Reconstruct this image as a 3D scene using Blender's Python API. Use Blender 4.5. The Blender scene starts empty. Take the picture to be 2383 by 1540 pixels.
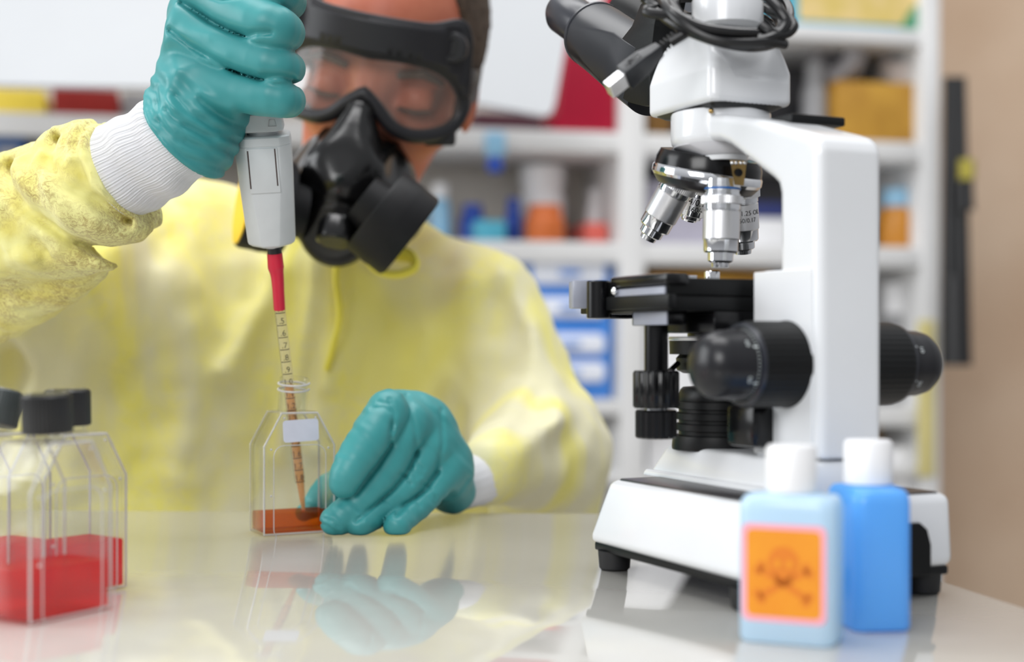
import bpy, bmesh, math, random
import numpy as np
from mathutils import Vector, Matrix
from mathutils.geometry import delaunay_2d_cdt
random.seed(7)
PI = math.pi
scene = bpy.context.scene
COL = scene.collection

# ------------------------------------------------------------------ camera model (metres; table top is z = 0)
FPX, CX, HY, CAMZ = 3310.0, 1191.5, 800.0, 0.1056
def P(px, py, d):
    return Vector(((px - CX) / FPX * d, d, CAMZ - (py - HY) / FPX * d))

# ------------------------------------------------------------------ materials
def srgb(r, g, b):
    f = lambda c: (c / 255 / 12.92) if c / 255 <= 0.04045 else ((c / 255 + 0.055) / 1.055) ** 2.4
    return (f(r), f(g), f(b), 1.0)

def new_mat(name):
    m = bpy.data.materials.new(name); m.use_nodes = True
    nt = m.node_tree; nt.nodes.clear()
    out = nt.nodes.new('ShaderNodeOutputMaterial')
    return m, nt, out

def pbr(name, col, rough=0.5, metal=0.0, spec=0.5, col2=None, nscale=40.0, bump=0.0, bscale=None, coat=0.0,
        stretch=None, sss=0.0, lo=0.35, hi=0.65, transl=0.0, detail=4.0):
    m, nt, out = new_mat(name)
    b = nt.nodes.new('ShaderNodeBsdfPrincipled')
    b.inputs['Base Color'].default_value = col
    b.inputs['Roughness'].default_value = rough
    b.inputs['Metallic'].default_value = metal
    b.inputs['Specular IOR Level'].default_value = spec
    b.inputs['Coat Weight'].default_value = coat
    b.inputs['Coat Roughness'].default_value = 0.08
    tc = nt.nodes.new('ShaderNodeTexCoord')
    mp = nt.nodes.new('ShaderNodeMapping')
    nt.links.new(tc.outputs['Object'], mp.inputs['Vector'])
    if stretch: mp.inputs['Scale'].default_value = stretch
    nz = nt.nodes.new('ShaderNodeTexNoise'); nz.inputs['Scale'].default_value = nscale; nz.inputs['Detail'].default_value = detail
    nt.links.new(mp.outputs['Vector'], nz.inputs['Vector'])
    if col2 is None:
        col2 = tuple(min(1, c * 0.94) for c in col[:3]) + (1,)
    rp = nt.nodes.new('ShaderNodeValToRGB')
    rp.color_ramp.elements[0].position = lo; rp.color_ramp.elements[0].color = col
    rp.color_ramp.elements[1].position = hi; rp.color_ramp.elements[1].color = col2
    nt.links.new(nz.outputs['Fac'], rp.inputs['Fac'])
    nt.links.new(rp.outputs['Color'], b.inputs['Base Color'])
    if bump:
        nb = nt.nodes.new('ShaderNodeTexNoise'); nb.inputs['Scale'].default_value = bscale or nscale * 4; nb.inputs['Detail'].default_value = 5
        nt.links.new(mp.outputs['Vector'], nb.inputs['Vector'])
        bp = nt.nodes.new('ShaderNodeBump'); bp.inputs['Strength'].default_value = bump; bp.inputs['Distance'].default_value = 0.001
        nt.links.new(nb.outputs['Fac'], bp.inputs['Height'])
        nt.links.new(bp.outputs['Normal'], b.inputs['Normal'])
    if sss:
        b.inputs['Subsurface Weight'].default_value = sss
        b.inputs['Subsurface Radius'].default_value = (0.01, 0.004, 0.002)
        b.inputs['Subsurface Scale'].default_value = 0.4
    if transl:
        t = nt.nodes.new('ShaderNodeBsdfTranslucent'); nt.links.new(rp.outputs['Color'], t.inputs['Color'])
        mx = nt.nodes.new('ShaderNodeMixShader'); mx.inputs['Fac'].default_value = transl
        nt.links.new(b.outputs[0], mx.inputs[1]); nt.links.new(t.outputs[0], mx.inputs[2])
        nt.links.new(mx.outputs[0], out.inputs['Surface'])
    else:
        nt.links.new(b.outputs[0], out.inputs['Surface'])
    return m

def clear(name, tint=(1, 1, 1, 1), refl=1.0, rough=0.02, haze=0.0, hazecol=(1, 1, 1, 1), ior=1.5):
    """thin clear wall: passes light straight on, reflects by Fresnel, optional diffuse haze"""
    m, nt, out = new_mat(name)
    tr = nt.nodes.new('ShaderNodeBsdfTransparent'); tr.inputs['Color'].default_value = tint
    gl = nt.nodes.new('ShaderNodeBsdfGlossy'); gl.inputs['Roughness'].default_value = rough
    lw = nt.nodes.new('ShaderNodeLayerWeight'); lw.inputs['Blend'].default_value = .5
    fr = nt.nodes.new('ShaderNodeMath'); fr.operation = 'POWER'; fr.inputs[1].default_value = 4.0
    nt.links.new(lw.outputs['Facing'], fr.inputs[0])
    ml = nt.nodes.new('ShaderNodeMath'); ml.operation = 'MULTIPLY_ADD'; ml.inputs[1].default_value = .75 * refl; ml.inputs[2].default_value = .03 * refl
    nz = nt.nodes.new('ShaderNodeTexNoise'); nz.inputs['Scale'].default_value = 300
    bp = nt.nodes.new('ShaderNodeBump'); bp.inputs['Strength'].default_value = 0.03; bp.inputs['Distance'].default_value = 0.0005
    nt.links.new(nz.outputs['Fac'], bp.inputs['Height']); nt.links.new(bp.outputs['Normal'], gl.inputs['Normal'])
    nt.links.new(fr.outputs[0], ml.inputs[0])
    mx = nt.nodes.new('ShaderNodeMixShader')
    nt.links.new(ml.outputs[0], mx.inputs['Fac']); nt.links.new(tr.outputs[0], mx.inputs[1]); nt.links.new(gl.outputs[0], mx.inputs[2])
    last = mx
    if haze:
        df = nt.nodes.new('ShaderNodeBsdfDiffuse'); df.inputs['Color'].default_value = hazecol
        m2 = nt.nodes.new('ShaderNodeMixShader'); m2.inputs['Fac'].default_value = haze
        nt.links.new(mx.outputs[0], m2.inputs[1]); nt.links.new(df.outputs[0], m2.inputs[2]); last = m2
    nt.links.new(last.outputs[0], out.inputs['Surface'])
    return m

def liquid_mat(name, tint, body, fac):
    m, nt, out = new_mat(name)
    tr = nt.nodes.new('ShaderNodeBsdfTransparent'); tr.inputs['Color'].default_value = tint
    pr = nt.nodes.new('ShaderNodeBsdfPrincipled'); pr.inputs['Base Color'].default_value = body; pr.inputs['Roughness'].default_value = 0.08
    tl = nt.nodes.new('ShaderNodeBsdfTranslucent'); tl.inputs['Color'].default_value = body
    nz = nt.nodes.new('ShaderNodeTexNoise'); nz.inputs['Scale'].default_value = 60
    ma = nt.nodes.new('ShaderNodeMixShader'); ma.inputs['Fac'].default_value = 0.5
    nt.links.new(pr.outputs[0], ma.inputs[1]); nt.links.new(tl.outputs[0], ma.inputs[2])
    mth = nt.nodes.new('ShaderNodeMath'); mth.operation = 'MULTIPLY_ADD'; mth.inputs[1].default_value = 0.1; mth.inputs[2].default_value = fac - 0.05
    nt.links.new(nz.outputs['Fac'], mth.inputs[0])
    mx = nt.nodes.new('ShaderNodeMixShader'); nt.links.new(mth.outputs[0], mx.inputs['Fac'])
    nt.links.new(tr.outputs[0], mx.inputs[1]); nt.links.new(ma.outputs[0], mx.inputs[2])
    nt.links.new(mx.outputs[0], out.inputs['Surface'])
    return m

# ------------------------------------------------------------------ objects
def sharp(me, deg=35):
    bm = bmesh.new(); bm.from_mesh(me)
    lim = math.radians(deg)
    for f in bm.faces: f.smooth = True
    for e in bm.edges:
        if len(e.link_faces) == 2:
            e.smooth = e.calc_face_angle(0) < lim
    bm.to_mesh(me); bm.free()

ORG = {}
def thing(name, loc, label, cat, group=None, rotz=0.0):
    o = bpy.data.objects.new(name, None); COL.objects.link(o)
    o.empty_display_size = 0.01
    o.location = loc; o.rotation_euler = (0, 0, rotz)
    o['label'] = label; o['category'] = cat
    if group: o['group'] = group
    ORG[o.name] = Vector(loc)
    return o

def tag(o, label, cat, group=None):
    o['label'] = label; o['category'] = cat
    if group: o['group'] = group
    return o

class MB:
    """collects shapes into one mesh"""
    def __init__(s): s.v = []; s.f = []
    def add(s, verts, faces, M=None):
        n = len(s.v)
        for v in verts:
            v = Vector(v); s.v.append(M @ v if M is not None else v)
        s.f.extend([[i + n for i in f] for f in faces])
        return s
    def bm(s, bm, M=None):
        bm.verts.index_update()
        return s.add([v.co.copy() for v in bm.verts], [[v.index for v in f.verts] for f in bm.faces], M)
    def box(s, x0, x1, y0, y1, z0, z1, bev=0.0, seg=2, M=None):
        vs = [(x, y, z) for z in (z0, z1) for y in (y0, y1) for x in (x0, x1)]
        return s.hexa(vs, bev, seg, M)
    def hexa(s, vs, bev=0.0, seg=2, M=None):
        fs = [(0, 2, 3, 1), (4, 5, 7, 6), (0, 1, 5, 4), (2, 6, 7, 3), (0, 4, 6, 2), (1, 3, 7, 5)]
        b = bmesh.new(); bv = [b.verts.new(v) for v in vs]
        for f in fs: b.faces.new([bv[i] for i in f])
        if bev: bmesh.ops.bevel(b, geom=list(b.edges), offset=bev, segments=seg, profile=0.5, affect='EDGES')
        s.bm(b, M); b.free(); return s
    def prism(s, poly, h0, h1, bev=0.0, seg=2, M=None, ax=2):
        """poly of 2-D points extruded along local axis 2"""
        b = bmesh.new()
        lo = [b.verts.new((p[0], p[1], h0)) for p in poly]; hi = [b.verts.new((p[0], p[1], h1)) for p in poly]
        b.faces.new(lo[::-1]); b.faces.new(hi)
        n = len(poly)
        for i in range(n): b.faces.new((lo[i], lo[(i + 1) % n], hi[(i + 1) % n], hi[i]))
        bmesh.ops.recalc_face_normals(b, faces=list(b.faces))
        if bev: bmesh.ops.bevel(b, geom=list(b.edges), offset=bev, segments=seg, profile=0.5, affect='EDGES', clamp_overlap=True)
        s.bm(b, M); b.free(); return s
    def lathe(s, prof, seg=48, M=None, a0=0.0, a1=2 * PI, ripple=None):
        full = abs(a1 - a0 - 2 * PI) < 1e-6
        n = seg if full else seg + 1
        vs = []
        for (r, z) in prof:
            for i in range(n):
                t = a0 + (a1 - a0) * i / seg
                rr = r * (1 + (ripple(t, z) if ripple else 0))
                vs.append((rr * math.cos(t), rr * math.sin(t), z))
        fs = []
        for k in range(len(prof) - 1):
            for i in range(n if full else n - 1):
                j = (i + 1) % n
                fs.append((k * n + i, k * n + j, (k + 1) * n + j, (k + 1) * n + i))
        if full:
            if prof[0][0] > 1e-6: fs.append(tuple(range(n))[::-1])
            if prof[-1][0] > 1e-6: fs.append(tuple((len(prof) - 1) * n + i for i in range(n)))
        return s.add(vs, fs, M)
    def tube(s, pts, rad, seg=12, closed=False, M=None, flat=None):
        pts = [Vector(p) for p in pts]; n = len(pts)
        if not hasattr(rad, '__len__'): rad = [rad] * n
        vs = []; up = None
        for i, p in enumerate(pts):
            if closed: t = pts[(i + 1) % n] - pts[i - 1]
            else: t = pts[min(i + 1, n - 1)] - pts[max(i - 1, 0)]
            t.normalize()
            if up is None:
                up = Vector((0, 0, 1)) if abs(t.z) < 0.9 else Vector((1, 0, 0))
            up = (up - t * up.dot(t)).normalized()
            sd = t.cross(up)
            for k in range(seg):
                a = 2 * PI * k / seg
                ru = rad[i] * (flat if flat else 1)
                vs.append(p + up * (ru * math.sin(a)) + sd * (rad[i] * math.cos(a)))
        fs = []
        m = n if closed else n - 1
        for i in range(m):
            j = (i + 1) % n
            for k in range(seg):
                l = (k + 1) % seg
                fs.append((i * seg + k, i * seg + l, j * seg + l, j * seg + k))
        if not closed:
            fs.append(tuple(range(seg))[::-1]); fs.append(tuple((n - 1) * seg + k for k in range(seg)))
        return s.add(vs, fs, M)
    def sphere(s, c, r, seg=16, sc=(1, 1, 1), M=None):
        b = bmesh.new(); bmesh.ops.create_uvsphere(b, u_segments=seg, v_segments=max(6, seg // 2), radius=r)
        for v in b.verts: v.co = Vector((v.co.x * sc[0] + c[0], v.co.y * sc[1] + c[1], v.co.z * sc[2] + c[2]))
        s.bm(b, M); b.free(); return s
    def build(s, name, mat, parent=None, label=None, deg=35, solid=0.0, sub=0):
        off = ORG.get(parent.name, Vector((0, 0, 0))) if parent is not None else Vector((0, 0, 0))
        me = bpy.data.meshes.new(name)
        me.from_pydata([v - off for v in s.v], [], s.f); me.validate()
        b = bmesh.new(); b.from_mesh(me); bmesh.ops.recalc_face_normals(b, faces=list(b.faces)); b.to_mesh(me); b.free()
        sharp(me, deg)
        me.materials.append(mat)
        o = bpy.data.objects.new(name, me); COL.objects.link(o)
        if parent is not None:
            o.parent = parent; ORG[o.name] = off
        if label: o['label'] = label
        if solid:
            md = o.modifiers.new('thick', 'SOLIDIFY'); md.thickness = solid; md.offset = 0
        if sub:
            md = o.modifiers.new('sub', 'SUBSURF'); md.levels = sub; md.render_levels = sub
        return o

def axis_mat(origin, zdir, xhint=None):
    z = Vector(zdir).normalized()
    x = Vector(xhint) if xhint is not None else (Vector((1, 0, 0)) if abs(z.x) < 0.9 else Vector((0, 1, 0)))
    x = (x - z * x.dot(z)).normalized(); y = z.cross(x)
    o = Vector(origin)
    return Matrix(((x.x, y.x, z.x, o.x), (x.y, y.y, z.y, o.y), (x.z, y.z, z.z, o.z), (0, 0, 0, 1)))

def crom(pts, n=8, closed=False):
    pts = [Vector(p) for p in pts]; out = []; m = len(pts)
    rng = range(m if closed else m - 1)
    for i in rng:
        if closed: p0, p1, p2, p3 = pts[i - 1], pts[i], pts[(i + 1) % m], pts[(i + 2) % m]
        else: p0, p1, p2, p3 = pts[max(i - 1, 0)], pts[i], pts[i + 1], pts[min(i + 2, m - 1)]
        for k in range(n):
            t = k / n
            out.append(0.5 * (2 * p1 + (p2 - p0) * t + (2 * p0 - 5 * p1 + 4 * p2 - p3) * t * t + (3 * p1 - p0 - 3 * p2 + p3) * t ** 3))
    if not closed: out.append(pts[-1])
    return out

def rrect(w, h, r, n=5):
    """rounded rectangle outline, centred"""
    out = []
    for cx, cy, a in ((w / 2 - r, h / 2 - r, 0), (-w / 2 + r, h / 2 - r, 90), (-w / 2 + r, -h / 2 + r, 180), (w / 2 - r, -h / 2 + r, 270)):
        for k in range(n + 1):
            t = math.radians(a + 90 * k / n); out.append((cx + r * math.cos(t), cy + r * math.sin(t)))
    return out

def loft(rings, mb=None, cap=True, M=None):
    mb = mb or MB(); n = len(rings[0]); vs = [p for r in rings for p in r]; fs = []
    for k in range(len(rings) - 1):
        for i in range(n):
            j = (i + 1) % n
            fs.append((k * n + i, k * n + j, (k + 1) * n + j, (k + 1) * n + i))
    if cap:
        fs.append(tuple(range(n))[::-1]); fs.append(tuple((len(rings) - 1) * n + i for i in range(n)))
    return mb.add(vs, fs, M)

def text_geo(body, size):
    cu = bpy.data.curves.new('lettering', 'FONT'); cu.body = body; cu.size = size; cu.resolution_u = 3
    cu.align_x = 'CENTER'; cu.align_y = 'CENTER'
    o = bpy.data.objects.new('lettering', cu); COL.objects.link(o)
    dg = bpy.context.evaluated_depsgraph_get(); dg.update()
    me = o.evaluated_get(dg).to_mesh()
    vs = [v.co.copy() for v in me.vertices]; fs = [list(p.vertices) for p in me.polygons]
    o.evaluated_get(dg).to_mesh_clear()
    bpy.data.objects.remove(o); bpy.data.curves.remove(cu)
    return vs, fs

# ------------------------------------------------------------------ implicit surfaces (numpy) meshed with surface nets
def V3(p): return np.array(p, dtype=np.float32)
def s_cap(p, a, b, r0, r1):
    a = V3(a); b = V3(b); ab = b - a; L = float(ab @ ab) + 1e-12
    t = np.clip(((p - a) @ ab) / L, 0, 1)
    q = a + t[:, None] * ab
    return np.linalg.norm(p - q, axis=1) - (r0 + (r1 - r0) * t)
def s_chain(p, pts, rad, k=0.0):
    d = None
    for i in range(len(pts) - 1):
        e = s_cap(p, pts[i], pts[i + 1], rad[i], rad[i + 1])
        d = e if d is None else smin(d, e, k)
    return d
def s_smooth(p, pts, rad, n=4):
    """chain through a spline: no bulge at the joints"""
    P4 = crom([Vector(q) for q in pts], n); R4 = [v.x for v in crom([Vector((r, 0, 0)) for r in rad], n)]
    return s_chain(p, P4, R4, 0.0)
def s_ell(p, c, r, R=None):
    q = p - V3(c)
    if R is not None: q = q @ np.array(R, dtype=np.float32)
    r = V3(r); k0 = np.linalg.norm(q / r, axis=1); k1 = np.linalg.norm(q / (r * r), axis=1) + 1e-9
    return k0 * (k0 - 1) / k1
def s_box(p, c, h, rr, R=None):
    q = p - V3(c)
    if R is not None: q = q @ np.array(R, dtype=np.float32)
    q = np.abs(q) - (V3(h) - rr)
    return np.linalg.norm(np.maximum(q, 0), axis=1) + np.minimum(q.max(axis=1), 0) - rr
def smin(a, b, k):
    if k <= 0: return np.minimum(a, b)
    h = np.maximum(k - np.abs(a - b), 0) / k
    return np.minimum(a, b) - h * h * k * 0.25
def smax(a, b, k): return -smin(-a, -b, k)
def line_dist(p, pts, ax=(0, 2)):
    """distance to a polyline in two of the axes"""
    q = p[:, ax]; d = np.full(len(p), 1e9, dtype=np.float32)
    for i in range(len(pts) - 1):
        a = np.array([pts[i][ax[0]], pts[i][ax[1]]], dtype=np.float32); b = np.array([pts[i + 1][ax[0]], pts[i + 1][ax[1]]], dtype=np.float32)
        ab = b - a; t = np.clip(((q - a) @ ab) / (float(ab @ ab) + 1e-12), 0, 1)
        d = np.minimum(d, np.linalg.norm(q - a - t[:, None] * ab, axis=1))
    return d
def hash3(i, j, k):
    n = (i * 374761393 + j * 668265263 + k * 2147483647 + 1013904223) & 0xFFFFFFFF
    n = ((n ^ (n >> 13)) * 1274126177) & 0xFFFFFFFF
    n = (n ^ (n >> 16)) & 0xFFFF
    return n.astype(np.float32) / 65535.0
def vnoise(p, s):
    q = p * s; i = np.floor(q).astype(np.int64); f = (q - i).astype(np.float32); f = f * f * (3 - 2 * f)
    r = 0
    for dx in (0, 1):
        for dy in (0, 1):
            for dz in (0, 1):
                w = (f[:, 0] if dx else 1 - f[:, 0]) * (f[:, 1] if dy else 1 - f[:, 1]) * (f[:, 2] if dz else 1 - f[:, 2])
                r = r + w * hash3(i[:, 0] + dx, i[:, 1] + dy, i[:, 2] + dz)
    return r * 2 - 1

def sdf_mesh(fn, lo, hi, h):
    lo = np.array(lo, dtype=np.float32); hi = np.array(hi, dtype=np.float32)
    n = np.ceil((hi - lo) / h).astype(int) + 1
    xs = [lo[a] + h * np.arange(n[a], dtype=np.float32) for a in range(3)]
    # coarse pass to skip far cells
    G = np.empty(n, dtype=np.float32)
    Y, Z = np.meshgrid(xs[1], xs[2], indexing='ij')
    for i in range(0, n[0], 8):
        xx = xs[0][i:i + 8]
        p = np.empty((len(xx), n[1], n[2], 3), dtype=np.float32)
        p[..., 0] = xx[:, None, None]; p[..., 1] = Y[None]; p[..., 2] = Z[None]
        G[i:i + 8] = fn(p.reshape(-1, 3)).reshape(len(xx), n[1], n[2])
    S = G < 0
    c = [S[a:n[0] - 1 + a, b:n[1] - 1 + b, d:n[2] - 1 + d] for a in (0, 1) for b in (0, 1) for d in (0, 1)]
    cnt = sum(x.astype(np.int8) for x in c)
    act = (cnt > 0) & (cnt < 8)
    idx = np.full(act.shape, -1, dtype=np.int64); ci = np.argwhere(act); idx[act] = np.arange(len(ci))
    acc = np.zeros((len(ci), 3), dtype=np.float32); num = np.zeros(len(ci), dtype=np.float32)
    corners = [(a, b, d) for a in (0, 1) for b in (0, 1) for d in (0, 1)]
    for u in corners:
        for v in corners:
            if sum(abs(u[k] - v[k]) for k in range(3)) == 1 and u < v:
                g0 = G[ci[:, 0] + u[0], ci[:, 1] + u[1], ci[:, 2] + u[2]]; g1 = G[ci[:, 0] + v[0], ci[:, 1] + v[1], ci[:, 2] + v[2]]
                m = (g0 < 0) != (g1 < 0)
                t = np.where(m, g0 / np.where(m, g0 - g1, 1), 0)[:, None]
                acc += np.where(m[:, None], np.array(u) + t * (np.array(v) - np.array(u)), 0); num += m
    vt = lo + h * (ci + acc / num[:, None])
    fs = []
    for ax in range(3):
        sl0 = [slice(None)] * 3; sl1 = [slice(None)] * 3
        sl0[ax] = slice(0, n[ax] - 1); sl1[ax] = slice(1, n[ax])
        A = S[tuple(sl0)]; B = S[tuple(sl1)]
        e = np.argwhere(A != B); b, d = [(1, 2), (2, 0), (0, 1)][ax]
        ok = (e[:, b] > 0) & (e[:, d] > 0) & (e[:, b] < n[b] - 1) & (e[:, d] < n[d] - 1); e = e[ok]
        fl = A[e[:, 0], e[:, 1], e[:, 2]]
        q = []
        for (o1, o2) in ((-1, -1), (0, -1), (0, 0), (-1, 0)):
            k = e.copy(); k[:, b] += o1; k[:, d] += o2; q.append(idx[k[:, 0], k[:, 1], k[:, 2]])
        q = np.stack(q, 1); q[~fl] = q[~fl][:, ::-1]
        fs.append(q)
    fs = np.concatenate(fs)
    for _ in range(2):
        e = h * 0.5; g = np.stack([fn(vt + np.eye(3, dtype=np.float32)[k] * e) - fn(vt - np.eye(3, dtype=np.float32)[k] * e) for k in range(3)], 1) / (2 * e)
        f0 = fn(vt); stp = np.clip(f0 / np.maximum((g * g).sum(1), 0.25), -h, h)
        vt = vt - stp[:, None] * g * 0.8
    return vt, fs

def sdf_obj(name, fn, lo, hi, h, mat, parent=None, label=None):
    vt, fs = sdf_mesh(fn, lo, hi, h)
    off = ORG.get(parent.name, Vector((0, 0, 0))) if parent is not None else Vector((0, 0, 0))
    me = bpy.data.meshes.new(name); vt = vt - np.array(off, dtype=np.float32)
    me.from_pydata(vt.tolist(), [], fs.tolist()); me.validate()
    me.polygons.foreach_set('use_smooth', [True] * len(me.polygons))
    me.materials.append(mat)
    o = bpy.data.objects.new(name, me); COL.objects.link(o)
    if parent is not None: o.parent = parent; ORG[o.name] = off
    if label: o['label'] = label
    return o

def poly2d(q, poly):
    """signed distance to a 2-D polygon"""
    d = np.full(len(q), 1e9, dtype=np.float32); sgn = np.ones(len(q), dtype=np.float32); n = len(poly)
    for i in range(n):
        a = np.array(poly[i], dtype=np.float32); b = np.array(poly[i - 1], dtype=np.float32)
        e = b - a; w = q - a; t = np.clip((w @ e) / (float(e @ e) + 1e-12), 0, 1)
        r = w - t[:, None] * e; d = np.minimum(d, (r * r).sum(1))
        c1 = q[:, 1] >= a[1]; c2 = q[:, 1] < b[1]; c3 = e[0] * w[:, 1] > e[1] * w[:, 0]
        sgn = np.where((c1 & c2 & c3) | (~c1 & ~c2 & ~c3), -sgn, sgn)
    return sgn * np.sqrt(d)
def s_extrude(d2, hgt, r):
    w0 = d2 + r; w1 = hgt + r
    return np.minimum(np.maximum(w0, w1), 0) + np.sqrt(np.maximum(w0, 0) ** 2 + np.maximum(w1, 0) ** 2) - r
# ------------------------------------------------------------------ materials used throughout
M_TABLE = pbr('table_laminate', srgb(194, 192, 186), 0.04, spec=0.6, nscale=30)
M_WALL = pbr('tan_wall', srgb(222, 196, 170), 0.7, col2=srgb(204, 174, 146), nscale=2.2, bump=0.2, bscale=300)
M_FLOOR = pbr('grey_floor', srgb(180, 176, 170), 0.5, nscale=4)
M_CEIL = pbr('white_ceiling', srgb(235, 235, 232), 0.8, nscale=4)
M_SHELF = pbr('white_shelf', srgb(226, 226, 226), 0.45, nscale=6)
M_BOARD = pbr('white_board', srgb(206, 209, 213), 0.4, nscale=3)
def plain(name, r, g, b, rough=0.5, **k): return pbr(name, srgb(r, g, b), rough, **k)
M_RED = plain('red_binder', 176, 0, 48, 0.4)
M_REDBOX = plain('red_box', 150, 26, 18, 0.5)
M_YELBOX = plain('yellow_box', 250, 222, 84, 0.5)
M_BLACKP = plain('black_plastic', 24, 24, 26, 0.35)
M_DKGREY = plain('dark_grey', 66, 68, 74, 0.5)
M_GREY = plain('mid_grey', 150, 150, 152, 0.5)
M_BLUEB = plain('binder_blue', 44, 86, 140, 0.5)
M_BLUE = plain('strong_blue', 36, 78, 178, 0.4)
M_DRAWBL = plain('drawer_blue', 70, 140, 225, 0.4)
M_DRAWWH = plain('drawer_white', 236, 240, 250, 0.3)
M_LBLUE = plain('light_blue', 150, 200, 232, 0.3)
M_TEAL = plain('teal_plastic', 84, 176, 202, 0.4)
M_ORANGE = plain('orange_plastic', 214, 112, 52, 0.5)
M_CORAL = plain('coral_plastic', 212, 96, 84, 0.5)
M_WHITEP = plain('white_plastic', 240, 240, 242, 0.35)
M_BROWN = plain('brown_card', 120, 84, 30, 0.7)
M_OCHRE = pbr('ochre_card', srgb(190, 144, 52), 0.7, col2=srgb(160, 114, 34), nscale=12)
M_SAND = pbr('sand_print', srgb(226, 200, 140), 0.6, col2=srgb(214, 190, 110), nscale=25)
M_GREENP = plain('green_print', 74, 148, 112, 0.6)
M_STEEL = pbr('brushed_steel', srgb(196, 198, 200), 0.25, metal=1.0, nscale=200)

def struct(o): o['kind'] = 'structure'; return o

struct(MB().box(-2.6, 2.2, -1.6, 4.2, -0.79, -0.75).build('floor', M_FLOOR))
struct(MB().box(-2.6, 2.2, 3.55, 3.65, -0.75, 2.2).build('wall_back', M_WALL))

# ------------------------------------------------------------------ bench
T_POLY = [(-0.95, 0.20), (0.285, 0.20), (0.139, 0.882), (-0.95, 0.937)]
table = thing('lab_table', (-0.3, 0.55, -0.75), 'glossy white laboratory table carrying the microscope, flasks and bottles', 'table')
mb = MB(); mb.prism(T_POLY, -0.03, 0.0, 0.0015, 2); mb.build('tabletop', M_TABLE, table)
for (x, y) in ((-0.90, 0.26), (0.21, 0.26), (0.08, 0.83), (-0.90, 0.87)):
    MB().box(x - .02, x + .02, y - .02, y + .02, -0.75, -0.03, .002).build('leg', M_STEEL, table)

# ------------------------------------------------------------------ shelving behind: front plane runs away to the right
S0 = Vector((-0.757, 2.48, 0)); SE = Vector((1.531, 0.34, 0)).normalized(); SN = Vector((-SE.y, SE.x, 0))
def sh_s(px, t=0.0):
    r = (px - CX) / FPX; o = S0 + SN * t
    return (o.y * r - o.x) / (SE.x - SE.y * r)
def sh_z(px, py, t=0.0):
    s = sh_s(px, t); y = (S0 + SN * t + SE * s).y
    return CAMZ - (py - HY) / FPX * y
SHM = Matrix(((SE.x, SN.x, 0, S0.x), (SE.y, SN.y, 0, S0.y), (0, 0, 1, 0), (0, 0, 0, 1)))
def sbox(mb, x0, y0, x1, y1, t=0.0, th=0.2, bev=0.004, xm=None):
    """box on the shelving: px rectangle on plane t, depth th"""
    xm = (x0 + x1) / 2 if xm is None else xm
    return mb.box(sh_s(x0, t), sh_s(x1, t), t, t + th, sh_z(xm, y1, t), sh_z(xm, y0, t), bev, 2, SHM)
def on_shelf_base(x, y, t, th=0.1):
    v = SHM @ Vector((sh_s(x, t), t + th / 2, sh_z(x, y, t))); return v

SHELF_D = 0.26
shelving = thing('shelving_unit', SHM @ Vector((1.0, 0.13, -0.75)), 'white open shelving unit filled with boxes and bottles behind the person', 'shelving')
def board(zc, s0, s1, th=0.027):
    MB().box(s0, s1, 0.0, SHELF_D, zc - th, zc, .003, 2, SHM).build('shelf', M_SHELF, shelving)
zA = sh_z(1270, 302); zB = sh_z(1330, 562); zC = sh_z(2100, 945); zTop = sh_z(2000, 62)
sR = sh_s(2186); sM0 = sh_s(1442); sM1 = sh_s(1500); sL = -0.35
for zc in (zA, zB): board(zc, sL, sR, 0.04)
for zc in (zTop,): board(zc, sM0, sR, 0.03)
board(zC, sM0, sR, 0.04); board(sh_z(1350, 930), sL, sM0, 0.03)
board(-0.70, sL, sR, 0.03)
for (s0, s1, zt) in ((sL - 0.04, sL, 0.95), (sM0, sM1, 1.0), (sh_s(2144), sR, 1.0), (sh_s(600), sh_s(640), 0.95)):
    MB().box(s0, s1, -0.004, SHELF_D + .004, -0.75, zt, .003, 2, SHM).build('upright', M_SHELF, shelving)
M_BACKP = plain('back_panel', 206, 200, 192, 0.7)
MB().box(sL, sM0, SHELF_D, SHELF_D + .012, -0.75, 0.93, 0, 1, SHM).build('back_panel', M_BACKP, shelving)
M_BACKD = plain('back_panel_dark', 92, 92, 96, 0.8)
MB().box(sM1, sh_s(2144), SHELF_D, SHELF_D + .012, -0.75, 0.9, 0, 1, SHM).build('back_panel', M_BACKD, shelving, label='dark back panel')

def item(name, label, cat, mat, x0, y0, x1, y1, t=0.03, th=0.15, bev=0.004, group=None, zrest=None):
    mb = MB()
    z0 = zrest if zrest is not None else sh_z((x0 + x1) / 2, y1, t)
    mb.box(sh_s(x0, t), sh_s(x1, t), t, t + th, z0, sh_z((x0 + x1) / 2, y0, t), bev, 2, SHM)
    o = mb.build(name, mat); tag(o, label, cat, group); return o

# left bay
item('storage_box', 'yellow box on the upper shelf at the far left', 'box', M_YELBOX, -40, 206, 104, 268, zrest=zA + .0005)
item('storage_box', 'dark red box on the upper shelf beside the yellow box', 'box', M_REDBOX, 122, 206, 275, 268, 0.04, zrest=zA + .0005)
item('storage_box', 'grey box right of the dark red box on the upper shelf', 'box', M_GREY, 285, 215, 352, 268, 0.06, zrest=zA + .0005)
def binder(label, mat, x0, x1, y0, group, zrest, t=0.02):
    r = thing('ring_binder', on_shelf_base((x0 + x1) / 2, 380, t), label, 'binder', group)
    mb = MB(); mb.box(sh_s(x0, t), sh_s(x1, t), t, t + .2, zrest, sh_z((x0 + x1) / 2, y0, t), .004, 2, SHM); mb.build('cover', mat, r)
    s = (sh_s(x0, t) + sh_s(x1, t)) / 2; w = (sh_s(x1, t) - sh_s(x0, t)) * .3; z = zrest + .10
    MB().box(s - w, s + w, t - .002, t + .001, z, z + .05, 0, 1, SHM).build('spine_label', M_GREY, r)
    return r
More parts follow.
